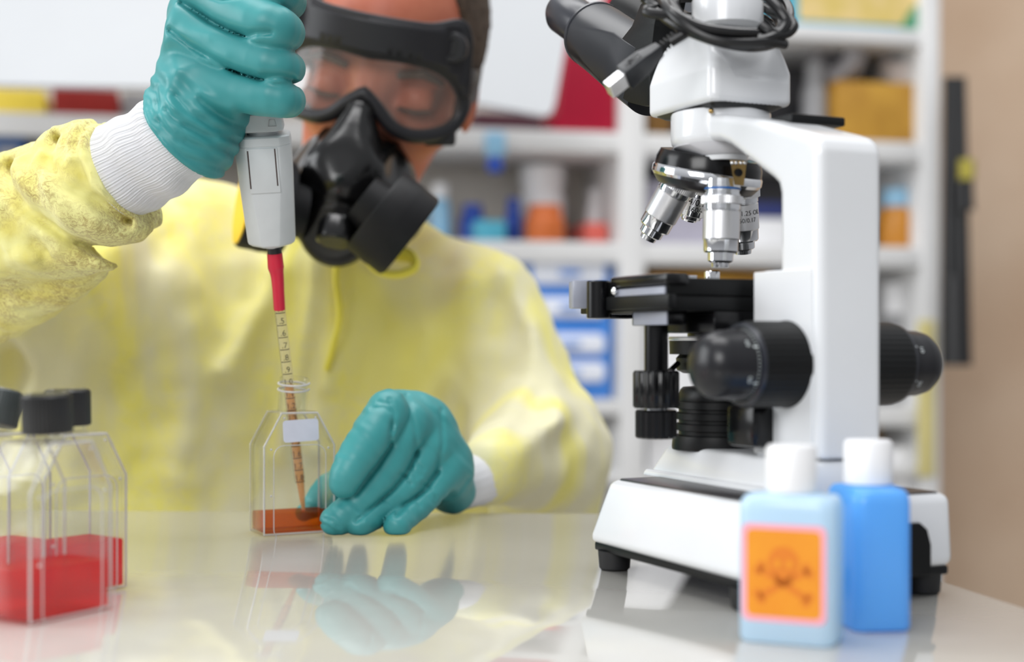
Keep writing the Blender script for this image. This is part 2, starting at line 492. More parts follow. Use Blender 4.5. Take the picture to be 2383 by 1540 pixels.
binder('blue binder at the far left under the yellow box', M_BLUEB, -20, 60, 306, 'binders on the left shelf', zB + .0005)
binder('dark grey binder between two blue binders under the red box', M_DKGREY, 66, 140, 312, 'binders on the left shelf', zB + .0005)
binder('blue binder beside the dark grey binder, left of the raised sleeve', M_BLUEB, 146, 205, 306, 'binders on the left shelf', zB + .0005)
binder('charcoal binder behind the raised sleeve, right of the blue binders', M_DKGREY, 210, 285, 330, 'binders on the left shelf', zB + .0005)

# middle bay, upper shelf: crimson binder, maroon folder
cb = thing('ring_binder', on_shelf_base(1370, 302, .02), 'tall crimson binder leaning behind the eyepieces of the microscope', 'binder')
x0, x1 = sh_s(1292, .02), sh_s(1436, .02)
mb = MB(); mb.hexa([(x0, .02, zA + .0005), (x1, .02, zA + .0005), (x0, .22, zA + .0005), (x1, .22, zA + .0005),
                    (x0 + .05, .02, zA + .33), (x1 + .0, .02, zA + .33), (x0 + .05, .22, zA + .33), (x1 + .0, .22, zA + .33)], .005, 2, SHM)
mb.build('cover', M_RED, cb)
MB().box(x0 + .028, x0 + .09, .008, .0195, zA + .2, zA + .30, .001, 1, SHM).build('spine_label', M_WHITEP, cb)
item('folder', 'maroon folder lying on the shelf under the white board', 'folder', plain('maroon', 74, 30, 44), 1105, 262, 1262, 303, 0.05, zrest=zA + .0005)
item('storage_box', 'brown cardboard box right of the crimson binder', 'box', M_BROWN, 1508, 235, 1562, 303, 0.05, zrest=zA + .0005)

# white board standing in front of the shelves
bd = 2.26
pts = [(-260, 192), (390, 203), (1100, 238), (1265, 268), (1284, 262), (1292, 240), (1345, -60), (1390, -330), (-260, -330)]
def bpt(px, py): return P(px, py, bd + 0.1 * px / 1300)
fr = [bpt(*p) for p in pts]; nrm = Vector((-.1, 1, 0)).normalized() * .03
mb = MB(); n = len(fr)
mb.add(fr + [p + nrm for p in fr], [list(range(n))[::-1], [n + i for i in range(n)]] + [[i, (i + 1) % n, n + (i + 1) % n, n + i] for i in range(n)])
tag(mb.build('white_board', M_BOARD), 'large white board with rounded corner hung before the shelves, above the person', 'board')

# middle bay, middle shelf
t = thing('shelf_clip', on_shelf_base(1155, 390, -.02), 'clear and blue label clip hanging from the front of the middle shelf', 'clip')
MB().box(sh_s(1132, -.02), sh_s(1178, -.02), -.016, -.0045, sh_z(1155, 362, -.02), sh_z(1155, 306, -.02), .003, 2, SHM).build('holder', M_LBLUE, t)
MB().box(sh_s(1136, -.02), sh_s(1172, -.02), -.018, -.0045, sh_z(1155, 400, -.02), sh_z(1155, 364, -.02), .006, 2, SHM).build('hanging_tab', M_BLUE, t)

def jar(name, label, cat, px, y1, w, y0, mbody, mcap, t=.1, cap_h=.25, zrest=None, group=None, neck=.7):
    s = sh_s(px, t); base = SHM @ Vector((s, t, 0)); base.z = zrest if zrest is not None else sh_z(px, y1, t)
    ht = sh_z(px, y0, t) - base.z; r = w / 2 / FPX * base.y
    o = thing(name, base, label, cat, group)
    h1 = ht * (1 - cap_h)
    MB().lathe([(r * .95, 0), (r, .003), (r, h1 * .8), (r * .9, h1 * .9), (r * neck, h1)], 32, Matrix.Translation(base)).build('body', mbody, o)
    MB().lathe([(r * neck * 1.05, h1), (r * neck * 1.05, ht - .002), (r * neck * .95, ht)], 32, Matrix.Translation(base)).build('cap', mcap, o)
    return o
jar('bottle', 'pale blue bottle on the middle shelf just right of the mask filter', 'bottle', 1024, 562, 50, 428, M_LBLUE, M_WHITEP, .09, zrest=zB + .0005)
jar('bottle', 'round dark blue bottle beside the pale blue bottle', 'bottle', 1100, 562, 62, 476, M_BLUE, M_BLUE, .1, zrest=zB + .0005)
item('tray', 'turquoise tray in front of the blue bottles on the middle shelf', 'tray', M_TEAL, 1108, 512, 1178, 562, .02, .06, zrest=zB + .0005)
jar('bottle', 'tall dark blue bottle left of the white and orange canister', 'bottle', 1195, 562, 40, 462, M_BLUE, M_BLUE, .1, zrest=zB + .0005)
jar('canister', 'white canister standing on the middle shelf behind the orange jar', 'canister', 1262, 562, 104, 385, M_WHITEP, M_WHITEP, .15, zrest=zB + .0005, neck=.95)
jar('jar', 'orange jar in front of the white canister', 'jar', 1268, 562, 92, 478, M_ORANGE, M_ORANGE, .045, zrest=zB + .0005, neck=.8)
item('storage_box', 'small coral red box at the right end of the middle shelf', 'box', M_CORAL, 1362, 518, 1415, 562, .05, zrest=zB + .0005)
jar('bottle', 'white bottle behind the coral red box', 'bottle', 1385, 562, 46, 440, M_WHITEP, M_WHITEP, .16, zrest=zB + .0005)

# drawer cabinet under the middle shelf
zD = sh_z(1350, 930)
dc = thing('drawer_cabinet', on_shelf_base(1350, 930, .03), 'small blue cabinet with white drawer fronts left of the microscope stage', 'cabinet')
MB().box(sh_s(1230, .03), sh_s(1424, .03), .03, .22, zD + .0005, sh_z(1330, 603, .03), .006, 2, SHM).build('carcass', M_DRAWBL, dc)
for (a, b) in ((610, 662), (692, 738), (776, 822), (842, 888)):
    f = MB(); x0, x1 = sh_s(1238, .03), sh_s(1404, .03); z0, z1 = sh_z(1330, b, .03), sh_z(1330, a, .03)
    rr = rrect(x1 - x0, z1 - z0, .012)
    Mx = SHM @ Matrix(((1, 0, 0, (x0 + x1) / 2), (0, 0, -1, .031), (0, 1, 0, (z0 + z1) / 2), (0, 0, 0, 1)))
    f.prism(rr, 0, .014, .003, 2, Mx); d = f.build('drawer', M_DRAWWH, dc)
    MB().box((x0 + x1) / 2 - .02, (x0 + x1) / 2 + .02, .008, .0165, (z0 + z1) / 2 - .004, (z0 + z1) / 2 + .004, .002, 2, SHM).build('handle', M_DRAWBL, d)

# right bay
zR1, zR2 = zA, zB
pb = thing('picture_box', on_shelf_base(2010, 60, .02), 'teal framed box with a sandy and green picture, top right', 'box')
MB().box(sh_s(1840, .02), sh_s(2178, .02), .02, .2, zTop + .0005, zTop + .22, .004, 2, SHM).build('box_body', M_TEAL, pb)
MB().box(sh_s(1858, .02), sh_s(2140, .02), .017, .0195, zTop + .012, zTop + .16, 0, 1, SHM).build('picture', M_SAND, pb)
MB().prism([(0, 0), (.07, 0), (.07, .06), (.03, .045)], 0, .002, 0, 1, SHM @ Matrix(((1, 0, 0, sh_s(2090, .02)), (0, 0, -1, .0165), (0, 1, 0, zTop + .004), (0, 0, 0, 1)))).build('picture_corner', M_GREENP, pb, label='green corner of the picture')
def roll(label, px, py, rx, ro, ri, w, ang, tilt, mat=M_GREY):
    c = SHM @ Vector((sh_s(px, .1), .1, 0)); c.z = sh_z(px, py, .1)
    k = c.y / FPX; ro *= k; ri *= k; w *= k
    ax = Vector((math.sin(ang) * math.cos(tilt), -math.cos(ang) * math.cos(tilt), math.sin(tilt)))
    o = MB().lathe([(ri, -w / 2), (ro, -w / 2), (ro, w / 2), (ri, w / 2), (ri, -w / 2)], 48, axis_mat(c, ax)).build('tape_roll', mat)
    return tag(o, label, 'tape roll')
roll('grey tape roll standing on edge right of the microscope head', 1948, 134, 0, 62, 30, 46, -.7, .1, plain('tape_grey', 170, 168, 172))
roll('pale tape roll lying flat at the right on the ochre box', 2112, 162, 0, 66, 40, 44, 0.1, 1.2, plain('tape_pale', 214, 206, 204))
item('storage_box', 'wide ochre cardboard box on the shelf right of the microscope head', 'box', M_OCHRE, 1945, 190, 2143, 345, 0.03, zrest=zR1 + .0005)
jar('bottle', 'grey bottle left of the ochre box, close to the microscope arm', 'bottle', 1895, 345, 60, 145, M_GREY, M_GREY, .08, zrest=zR1 + .0005)
item('storage_box', 'dark grey box between the grey bottle and the ochre box', 'box', M_DKGREY, 1908, 220, 1928, 345, 0.1, zrest=zR1 + .0005)
jar('jar', 'amber jar with pale lid on the shelf right of the microscope column', 'jar', 2084, 600, 84, 440, pbr('amber_jar', srgb(196, 130, 40), .4), M_LBLUE, .08, zrest=zR2 + .0005, cap_h=.3)
item('storage_box', 'brown box behind the microscope column on the lower shelf', 'box', plain('dull_brown', 110, 80, 70), 2010, 520, 2060, 600, 0.14, zrest=zR2 + .0005)
item('storage_box', 'ochre tray seen behind the microscope objectives', 'box', M_OCHRE, 1510, 632, 1800, 705, 0.06, zrest=sh_z(1650, 712, .06))
board(sh_z(1650, 712, .06), sM1, sh_s(1900), .012)
item('storage_box', 'pale violet box behind the objectives of the microscope', 'box', plain('pale_violet', 200, 196, 212), 1505, 420, 1700, 562, 0.1, zrest=zB + .0005)
item('storage_box', 'navy box in the gap between objectives and microscope arm', 'box', plain('navy', 50, 60, 120), 1740, 470, 1830, 505, 0.07, zrest=sh_z(1785, 506, .07))
item('storage_box', 'white box under the navy box behind the microscope arm', 'box', M_WHITEP, 1722, 507, 1835, 562, 0.06, zrest=zB + .0005)
jar('bottle', 'grey bottle on the low shelf behind the right focus knob', 'bottle', 2080, 940, 70, 660, M_GREY, M_WHITEP, .1, zrest=zC + .0005)
jar('canister', 'white canister on the bottom shelf behind the bottle caps', 'canister', 2085, 1200, 84, 1036, M_WHITEP, M_WHITEP, .06, zrest=None, neck=.95)
item('storage_box', 'low ochre box on the bottom shelf above the white canister', 'box', M_OCHRE, 2036, 985, 2120, 1030, 0.17, zrest=sh_z(2080, 1300, .17))
item('paper_bag', 'big white bag standing on the shelf left of the stage drive knobs', 'bag', M_WHITEP, 1508, 740, 1640, 1090, 0.02, .2, zrest=sh_z(1500, 1095, .02))
board(sh_z(1500, 1095, .02), sL, sR, .02)

# black folded tripod against the tan wall
tp = thing('folded_tripod', P(2222, 1500, 2.75), 'black folded tripod with a yellow tag hanging by the tan wall at right', 'tripod')
def ln(a, b): return [P(*a), P(*b)]
zf = lambda px: P(px, 848, 2.78)
for dx in (-13, 2, 16):
    MB().tube([zf(2222 + dx * 1.5), P(2220 + dx, 180, 2.78)], [.013, .010], 12).build('leg', M_BLACKP, tp)
MB().tube([P(2222, 640, 2.75), P(2225, 850, 2.75)], [.024, .03], 16).build('clamp', M_BLACKP, tp)
MB().tube([P(2245, 420, 2.75), P(2248, 490, 2.75)], [.016, .016], 16).build('handle_grip', M_BLACKP, tp)
MB().tube([P(2250, 372, 2.74), P(2250, 418, 2.74)], [.015, .015], 16).build('yellow_tag', plain('dull_yellow', 170, 158, 60), tp)
yp = MB().box(sh_s(2142, -.02), sh_s(2182, -.02), -.012, -.0045, sh_z(2162, 1110, -.02), sh_z(2162, 745, -.02), .003, 2, SHM).build('cloth_strip', plain('straw', 216, 204, 140, 0.8))
tag(yp, 'straw yellow strip hanging on the shelf upright right of the focus knob', 'cloth')
# ------------------------------------------------------------------ microscope: a = front to rear, b = left to right, z up
MA = Vector((.0348, .673, 0)); MU = Vector((.4226, -.9063, 0)); MV = Vector((.9063, .4226, 0))
MX = Matrix(((MU.x, MV.x, 0, MA.x), (MU.y, MV.y, 0, MA.y), (0, 0, 1, 0), (0, 0, 0, 1)))
def inv_az(px, py, b):
    """point of plane b=const seen at px,py -> (a, z)"""
    r = (px - CX) / FPX; ox = MA.x + MV.x * b; oy = MA.y + MV.y * b
    a = (oy * r - ox) / (MU.x - MU.y * r); y = oy + MU.y * a
    return a, CAMZ - (py - HY) / FPX * y
M_WHITE = pbr('white_enamel', srgb(229, 231, 234), 0.22, spec=0.5, nscale=20, coat=0.3, col2=srgb(226, 228, 231))
M_BLK = pbr('black_enamel', srgb(12, 12, 14), 0.20, spec=0.35, nscale=80)
M_BLKM = pbr('black_matte', srgb(14, 15, 16), 0.40, spec=0.25, nscale=200, bump=0.05)
M_GUN2 = pbr('knob_black', srgb(26, 26, 30), .30, spec=.4, nscale=150)
M_TUBE = pbr('tube_black', srgb(28, 30, 36), .33, spec=.45, nscale=150)
M_GUN = pbr('gunmetal', srgb(36, 38, 46), 0.30, spec=0.5, nscale=150)
M_RUB = pbr('black_rubber', srgb(20, 20, 22), 0.6, nscale=200, bump=0.05)
M_PLATE = pbr('dark_plate', srgb(52, 50, 52), 0.3, nscale=60)
M_CHROME = pbr('chrome', srgb(240, 241, 244), 0.10, metal=1.0, nscale=300, col2=srgb(234, 236, 240))
M_SATIN = pbr('satin_metal', srgb(240, 240, 242), 0.36, metal=1.0, nscale=300, stretch=(1, 1, .05))
M_BRASS = pbr('brass', srgb(176, 148, 96), 0.22, metal=1.0, nscale=200)
M_INK = plain('black_ink', 20, 20, 20, 0.6)
M_WINK = plain('white_ink', 215, 222, 222, 0.6)
M_YBAND = plain('yellow_band', 240, 170, 10, 0.35)
M_BBAND = plain('blue_band', 40, 100, 170, 0.35)

SC = thing('microscope', MX @ Vector((.066, .053, 0)), 'white and black binocular microscope standing at the right of the table', 'microscope')
LB, LW = .132, .106
# base
mb = MB()
mb.hexa([MX @ Vector(p) for p in ((0, 0, .012), (0, LW, .012), (LB, 0, .012), (LB, LW, .012),
        (.016, .0035, .043), (.016, LW - .001, .043), (LB - .001, .0035, .043), (LB - .001, LW - .001, .043))], .0045, 4)
base = mb.build('base', M_WHITE, SC)
mb = MB(); mb.box(.003, LB - .002, .003, LW - .002, .0085, .0125, .001, 2, MX); mb.build('underside_plate', M_BLKM, SC)
mb = MB(); mb.prism([(.021, .0065), (LB - .004, .0065), (LB - .004, LW - .006), (.021, LW - .006)], .0405, .0436, .0008, 2, MX); mb.build('top_plate', M_PLATE, SC)
for (a, b) in ((.012, .009), (.122, .009), (.122, .097), (.012, .097)):
    MB().lathe([(.0062, 0), (.0072, .001), (.0078, .009)], 24, MX @ Matrix.Translation((a, b, 0))).build('foot', M_RUB, SC)
# pedestal block
mb = MB()
mb.hexa([MX @ Vector(p) for p in ((.0085, .029, .0435), (.0085, .077, .0435), (LB - .001, .029, .0435), (LB - .001, .077, .0435),
        (.018, .034, .0582), (.018, .072, .0582), (LB - .001, .034, .0582), (LB - .001, .072, .0582))], .0022, 3)
mb.build('pedestal', M_WHITE, SC)
mb = MB(); mb.hexa([MX @ Vector(p) for p in ((.006, .027, .0432), (.006, .079, .0432), (LB - .002, .027, .0432), (LB - .002, .079, .0432),
        (.0075, .028, .0462), (.0075, .078, .0462), (LB - .002, .028, .0462), (LB - .002, .078, .0462))], .0012, 2)
mb.build('pedestal_skirt', M_WHITE, SC)
# power socket recess on the rear face
sock = [(.052, .0095), (.0925, .0095), (.0925, .022), (.0905, .0285), (.0865, .0315), (.052, .0315)]
mb = MB(); RM = MX @ Matrix(((0, 0, 1, 0), (1, 0, 0, 0), (0, 1, 0, 0), (0, 0, 0, 1)))
mb.prism(sock, LB - .006, LB + .0006, .0004, 1, RM); sk = mb.build('socket_recess', M_BLKM, SC)
mb = MB(); mb.box(LB + .0004, LB + .0022, .070, .080, .014, .024, .0008, 2, MX); mb.build('power_switch', M_BLK, sk)

# arm and column: side outline extruded across
side = [(1753, 1068), (1757, 900), (1760, 760), (1762, 640), (1768, 629), (1812, 626), (1812, 520), (1812, 450), (1807, 428), (1795, 415),
        (1745, 376), (1694, 336), (1672, 327), (1640, 327), (1640, 264), (1672, 264), (1760, 276), (1820, 292), (1866, 304), (1890, 313), (1901, 326), (1906, 346),
        (1906, 500), (1904, 760), (1897, 1068)]
poly = [inv_az(x, y, .036) for x, y in side]
amax = .1315
poly = [(min(a, amax), z) for a, z in poly]
for i in range(len(poly)):
    if side[i][0] >= 1890 and side[i][1] >= 340: poly[i] = (amax, poly[i][1])
PM = MX @ Matrix(((1, 0, 0, 0), (0, 0, 1, 0), (0, 1, 0, 0), (0, 0, 0, 1)))
PMi = np.array(MX.to_3x3(), dtype=np.float32); MAn = np.array(MA, dtype=np.float32)
def to_scope(p): return (p - MAn) @ PMi
def arm_fn(p):
    q = to_scope(p)
    return s_extrude(poly2d(q[:, (0, 2)], poly), np.abs(q[:, 1] - .052) - .016, .0038)
c4 = [MX @ Vector((a, b, 0)) for a in (-.005, .138) for b in (.03, .074)]
arm = sdf_obj('arm', arm_fn, (min(v.x for v in c4), min(v.y for v in c4), .050), (max(v.x for v in c4), max(v.y for v in c4), .222), .0012, M_WHITE, SC)
# seam ridge on the column side
mb = MB(); mb.box(.0868, .1275, .0353, .0362, .0590, .1362, .0004, 1, MX); mb.build('side_cover', M_WHITE, arm)
# head mount collar on optical axis
OA, OB = .0346, .053
OX = MX @ Vector((OA, OB, 0))
def atz(z): return Matrix.Translation((OX.x, OX.y, z))
MB().lathe([(.0210, .1965), (.0228, .1985), (.0232, .2005), (.0232, .2118), (.0228, .2126)], 64, atz(0)).build('head_collar', M_WHITE, SC)
def AB(a, b, z): return MX @ Vector((a, b, z))
def circ(cx, cy, z, r, n=48): return [Vector((cx + r * math.cos(2 * PI * k / n), cy + r * math.sin(2 * PI * k / n), z)) for k in range(n)]
fq = P(1683, 369, .656)
mb = loft([circ(OX.x, OX.y, .1990, .0221), circ(OX.x, OX.y, .1968, .0219), circ(fq.x, fq.y, fq.z + .0018, .0128), circ(fq.x, fq.y, fq.z + .0008, .0118)])
mb.build('nosepiece_mount', pbr('grey_enamel', srgb(200, 200, 204), .35), SC)
sc = P(1655, 258, .6395)
MB().sphere(sc, .0013, 12).build('set_screw', M_BRASS, SC)
mb = MB(); mb.box(.060, .094, .050, .0785, .2005, .2045, .0008, 2, MX); 
mb.build('rear_bracket', M_BLKM, SC)

# head: tapered block with a dished panel on its rear face
def head_shape(p):
    q = to_scope(p); z = q[:, 2]
    k = np.clip((z - .2285) / .0260, 0, 1); tp = .0065 * k + .006 * k ** 3
    a0, a1, b0, b1 = .0045, .0620, .0305, .0745
    ca, cb = (a0 + a1) / 2, (b0 + b1) / 2
    da = np.abs(q[:, 0] - ca) - ((a1 - a0) / 2 - tp); db = np.abs(q[:, 1] - cb) - ((b1 - b0) / 2 - tp * .9)
    r = .0045
    wa, wb = da + r, db + r
    d2 = np.minimum(np.maximum(wa, wb), 0) + np.sqrt(np.maximum(wa, 0) ** 2 + np.maximum(wb, 0) ** 2) - r
    d = s_extrude(d2 * .95, np.abs(z - .2342) - .0204, .0025)
    # dished rear panel: starts further right lower down
    kk = np.clip((z - .2245) / .018, 0, 1)
    left = .0430 - .011 * kk * kk * (3 - 2 * kk)
    pan = smax(smax(left - q[:, 1], q[:, 1] - (.0712 - tp * .9), .003), .2252 - z, .003)
    pan = smax(pan, (a1 - tp - .0016) - q[:, 0], .002)
    return smax(d, -pan, .0018)
hcn = MX @ Vector((.0333, .0525, 0))
head = sdf_obj('head', head_shape, (hcn.x - .050, hcn.y - .050, .2115), (hcn.x + .050, hcn.y + .050, .2580), .0010, M_WHITE, SC)
def hring(z, da, db, r): return [MX @ Vector((.0333 + p[0], .0525 + p[1], z)) for p in rrect(da, db, r, 6)]
mb = MB(); loft([hring(.2122, .047, .034, .005), hring(.2142, .0545, .0405, .005)], mb).build('head_underplate', M_BLKM, SC)
# photo port
px0 = P(1693, 50, .648)
PT = Matrix.Translation((px0.x, px0.y, 0))
MB().lathe([(.0162, .250), (.0162, .2615), (.0158, .2625), (.0158, .2635)], 48, PT).build('photo_port', M_WHITE, SC)
MB().lathe([(.0163, .2633), (.0163, .276), (.015, .277)], 48, PT).build('port_cap', M_BLK, SC)

# binocular block: cylinder leaning up and away, cut flat on the side that faces us
bd0 = Vector((-.80, 0, .60)).normalized()
bx = MX.to_3x3() @ bd0
c0 = P(1502, 168, .709); c1 = P(1386, 82, .757)
axd = (c1 - c0)
nrmf = -(MV)      # flat side faces left of the microscope
R = .0178; L = axd.length
Bm = axis_mat(c0, axd, nrmf)
def dshape(r, cut, n=40):
    out = []
    a0 = math.acos(cut / r)
    for k in range(n + 1):
        t = a0 + (2 * PI - 2 * a0) * k / n; out.append((r * math.cos(t), r * math.sin(t)))
    return out
mb = MB()
rg = []
for zf_, r_, cut in ((-.012, R * 1.04, R * .70), (L * .30, R * 1.04, R * .78), (L * .62, R, R * .9), (L * .9, R * .99, R * .98), (L, R * .97, R * .965)):
    rg.append([Bm @ Vector((x, y, zf_)) for x, y in dshape(r_, cut)])
loft(rg, mb); binb = mb.build('binocular_block', M_TUBE, SC, deg=40)
mb = MB(); fd = P(1447, 172, .655)
MB().lathe([(R * .96, L - .0005), (R * 1.0, L), (R * 1.0, L + .0015), (R * .9, L + .003), (R * .72, L + .0034)], 48, Bm).build('tube_ring', M_GUN, SC)
eyep = MB().lathe([(R * .60, L + .001), (R * .60, L + .009), (R * .66, L + .013), (R * .68, L + .040), (R * .60, L + .044)], 48, Bm).build('eyepiece', M_GUN, SC)
# second tube, hidden side
B2 = axis_mat(c0 + MV * .040 + Vector((0, 0, .004)), axd, nrmf)
MB().lathe([(R, -.01), (R, L), (R * .72, L + .003), (R * .72, L + .012), (R * .8, L + .016), (R * .8, L + .04)], 40, B2).build('eyepiece_tube', M_BLKM, SC)
# bridge between head and tubes: rounded pivot with a flat disc side
mb = MB()
prof = [(1540, -30), (1522, 60), (1513, 140), (1513, 246), (1500, 247), (1462, 238), (1430, 220), (1404, 195), (1388, 165), (1384, 140), (1390, 118), (1408, 104), (1440, 98), (1470, 60), (1490, 10)]
mb.prism([inv_az(x, y, .0312) for x, y in prof], .0312, .046, .0005, 2, PM)
mb.build('pivot_block', M_BLKM, SC)
mb = MB()
top = [P(1430, 12, .690), P(1545, -22, .655), P(1545, 100, .655), P(1500, 105, .660)]
# eyepiece lettering
vs, fs = text_geo('WF 10X/18', .0042)
mb = MB(); rr = R * .68 + .0003
out = []
for v in vs:
    ang = math.radians(118) + v.y / rr
    out.append(Bm @ Vector((rr * math.cos(ang), rr * math.sin(ang), L + .030 - v.x * .9)))
mb.add(out, fs).build('eyepiece_lettering', M_WINK, eyep)

# nosepiece
w = Vector((-.65, .76, 0)).normalized(); tl = math.radians(14)
nn = (Vector((0, 0, 1)) * math.cos(tl) - w * math.sin(tl))
NC = P(1648, 392, .672)
NM = axis_mat(NC, nn)
MB().lathe([(.0250, -.0062), (.0262, -.0045), (.0262, -.0018), (.0255, -.0008)], 72, NM).build('nosepiece_ring', M_CHROME, SC)
MB().lathe([(.0256, -.0012), (.0253, .0025), (.0238, .0062), (.0200, .0068), (.0165, .0060)], 72, NM).build('nosepiece_disc', M_BLK, SC)
MB().lathe([(.0252, -.0060), (.0225, -.0095), (.018, -.0110)], 72, NM).build('nosepiece_underside', M_PLATE, SC)
MB().lathe([(.0085, .178), (.0085, .1920)], 40, Matrix.Translation((P(1680, 372, .664).x, P(1680, 372, .664).y, 0))).build('nosepiece_spindle', M_STEEL, SC)
fp = P(1683, 369, .656)
MB().lathe([(.0108, -.0016), (.0112, -.001), (.0112, .0016), (.0108, .002)], 48, Matrix.Translation(fp)).build('mount_flange', M_WHITE, SC)
# brass click spring
mb = MB()
q = [(1699, 372, .640), (1738, 374, .640), (1731, 432, .642), (1709, 430, .642)]
f4 = [P(*t) for t in q]; off = Vector((.05, .4, .1)).normalized() * .0009
mb.add(f4 + [p + off for p in f4], [(0, 1, 2, 3), (7, 6, 5, 4), (0, 4, 5, 1), (1, 5, 6, 2), (2, 6, 7, 3), (3, 7, 4, 0)])
spr = mb.build('click_spring', M_BRASS, SC)
mb = MB()
for x in (1704, 1713, 1724, 1733): mb.sphere(P(x, 379, .6395), .0009, 10)
mb.build('rivets', M_CHROME, spr)
MB().lathe([(.0018, 0), (.0018, .0004)], 16, axis_mat(P(1719, 402, .6395), (0, -1, 0))).build('spring_hole', M_BLK, spr)

def objective(label, top, tip, scale, band, lines=None, rot=0.0, kind=0):
    top = Vector(top); tip = Vector(tip); ax = (tip - top).normalized(); H = (tip - top).length
    Mo = axis_mat(top, ax, (1, 0, 0)); u = H / 40.0
    def rg(pr): return [(r * scale, z * u) for r, z in pr]
    body = MB().lathe(rg([(7.2, -2), (7.2, 3.2), (6.9, 3.4), (6.9, 5.0), (7.3, 5.2), (7.3, 6.2)]), 48, Mo).build('objective', M_CHROME, SC)
    obs = body
    if label: obs['label'] = label
    MB().lathe(rg([(7.05, 2.0), (7.32, 2.1), (7.32, 3.1), (7.05, 3.2)]), 48, Mo).build('color_band', band, obs)
    MB().lathe(rg([(7.3, 5.9), (8.2, 6.2), (8.2, 9.8), (7.3, 10.1)]), 120, Mo, ripple=lambda t, z: .012 * math.cos(60 * t) if True else 0).build('knurled_ring', M_SATIN, obs)
    MB().lathe(rg([(7.3, 10), (7.3, 12.4), (6.9, 12.6), (6.9, 13.2)]), 48, Mo).build('barrel_neck', M_CHROME, obs)
    brl = MB().lathe(rg([(6.9, 13.0), (7.3, 13.4), (7.3, 26.6), (7.0, 27.0)]), 48, Mo).build('barrel', M_SATIN, obs)
    MB().lathe(rg([(7.0, 26.8), (6.85, 27.2), (6.8, 32.4), (6.3, 33.2), (5.1, 33.3), (5.0, 37), (4.4, 37.6), (3.6, 38), (3.4, 40), (1.2, 40)]), 48, Mo).build('front_lens', M_CHROME, obs)
    if lines:
        for (tx, zz, sz, da) in lines:
            vs, fs = text_geo(tx, sz * scale); rr = (7.3 * scale) + .0001
            out = []
            for v in vs:
                a = rot + da - v.x / rr
                out.append(Mo @ Vector((rr * math.cos(a), rr * math.sin(a), zz * u - v.y)))
            MB().add(out, fs).build('lettering', M_INK, obs)
    return obs
S = .001
objective('middle objective with blue band, pointing straight down', P(1681, 428, .652), P(1676, 622, .652), .00116, M_BBAND)
objective('left objective with yellow band, tilted outward', P(1596, 398, .674), P(1507, 556, .686), .00112, M_YBAND)
t0, t1 = P(1722, 415, .684), P(1730, 590, .692)
objective('right objective with engraved numbers, partly hidden', t0, t1, .00112, pbr('white_band', srgb(230, 230, 230), .3),
          [('100/1.25 OIL', 17.6, 2.9, 0), ('160/0.17', 21.4, 2.7, 0)], rot=PI * .46)
objective('short objective behind the left one', P(1630, 420, .708), P(1603, 512, .716), .00112, pbr('red_band', srgb(190, 40, 30), .3), [('4/0.1', 18, 4.0, 0), ('160/-', 25, 3.4, 0)], rot=PI * .5)

# stage
zS = .1337
mb = MB(); mb.box(-.004, .080, -.0030, .106, .1262, zS, .0007, 2, MX); stage = mb.build('stage', M_BLKM, SC)
mb = MB(); mb.box(-.002, .0792, -.0018, .104, .1197, .1261, .0006, 2, MX); mb.build('stage_underplate', M_BLKM, SC)
mb = MB(); mb.box(.030, .0800, .020, .060, .1105, .1196, .0008, 2, MX); mb.build('stage_bracket', M_BLK, SC)
# thumb screw and slide clip on the stage
tsx = P(1657, 640, .655)
MB().lathe([(.0022, -.003), (.0024, .0012), (.0034, .0013), (.0034, .0050), (.003, .0055)], 40, Matrix.Translation((tsx.x, tsx.y, zS)), ripple=lambda t, z: .05 * math.cos(14 * t)).build('thumb_screw', M_CHROME, SC)
mb = MB(); pA, pB, pC, pD = P(1530, 645, .668), P(1595, 640, .655), P(1622, 646, .640), P(1556, 650, .645)
for p in (pA, pB, pC, pD): p.z = zS + .0004
pB.z += .0014; pC.z += .0006
mb.add([pA, pB, pC, pD] + [p + Vector((0, 0, .0018)) for p in (pA, pB, pC, pD)], [(0, 1, 2, 3), (7, 6, 5, 4), (0, 4, 5, 1), (1, 5, 6, 2), (2, 6, 7, 3), (3, 7, 4, 0)])
mb.build('slide_clip', M_CHROME, SC)
# mechanical carriage at the left front
def pbox(name, mat, x0, y0, x1, y1, d, th, bev=.0005, parent=SC, wdir=MU, label=None):
    """block whose visible face runs along the microscope's length"""
    a = P(x0, y1, d); b = P(x1, y1, d); 
    wv = wdir
    # slide b along wdir so that its pixel column is x1
    r = (x1 - CX) / FPX; t = (a.y * r - a.x) / (wv.x - wv.y * r)
    b = a + wv * t
    h = (y1 - y0) / FPX * (a.y + b.y) / 2
    nv = Vector((-wv.y, wv.x, 0)).normalized()
    if nv.y < 0: nv = -nv
    vs = [a, b, a + nv * th, b + nv * th]; vs = vs + [v + Vector((0, 0, h)) for v in vs]
    m = MB(); m.hexa(vs, bev, 2); return m.build(name, mat, parent, label)
VW = Vector((1, 0.12, 0)).normalized()
M_LITGREY = pbr('lit_side_grey', srgb(150, 154, 168), 0.35, spec=.6, nscale=120, bump=.05)  # window light on left-facing sides, painted in as a lighter grey
pbox('carriage_arm', M_BLKM, 1410, 690, 1555, 722, .6445, .004, parent=SC)
pbox('carriage_lit_face', M_LITGREY, 1430, 672, 1546, 717, .6385, .0012, parent=SC)
pbox('carriage_top', M_BLK, 1418, 644, 1550, 671, .6395, .012, .0015, SC)
pbox('carriage_tip', M_LITGREY, 1424, 647, 1446, 670, .6385, .002, .0006, SC)
pbox('carriage_notch', M_INK, 1504, 688, 1522, 694, .6240, .002, .0002, SC)
pbox('carriage_rail', M_BLK, 1395, 731, 1475, 741, .655, .012, .0006, SC, VW)
pbox('carriage_link', M_BLK, 1392, 655, 1424, 741, .652, .008, .0006, SC, VW)
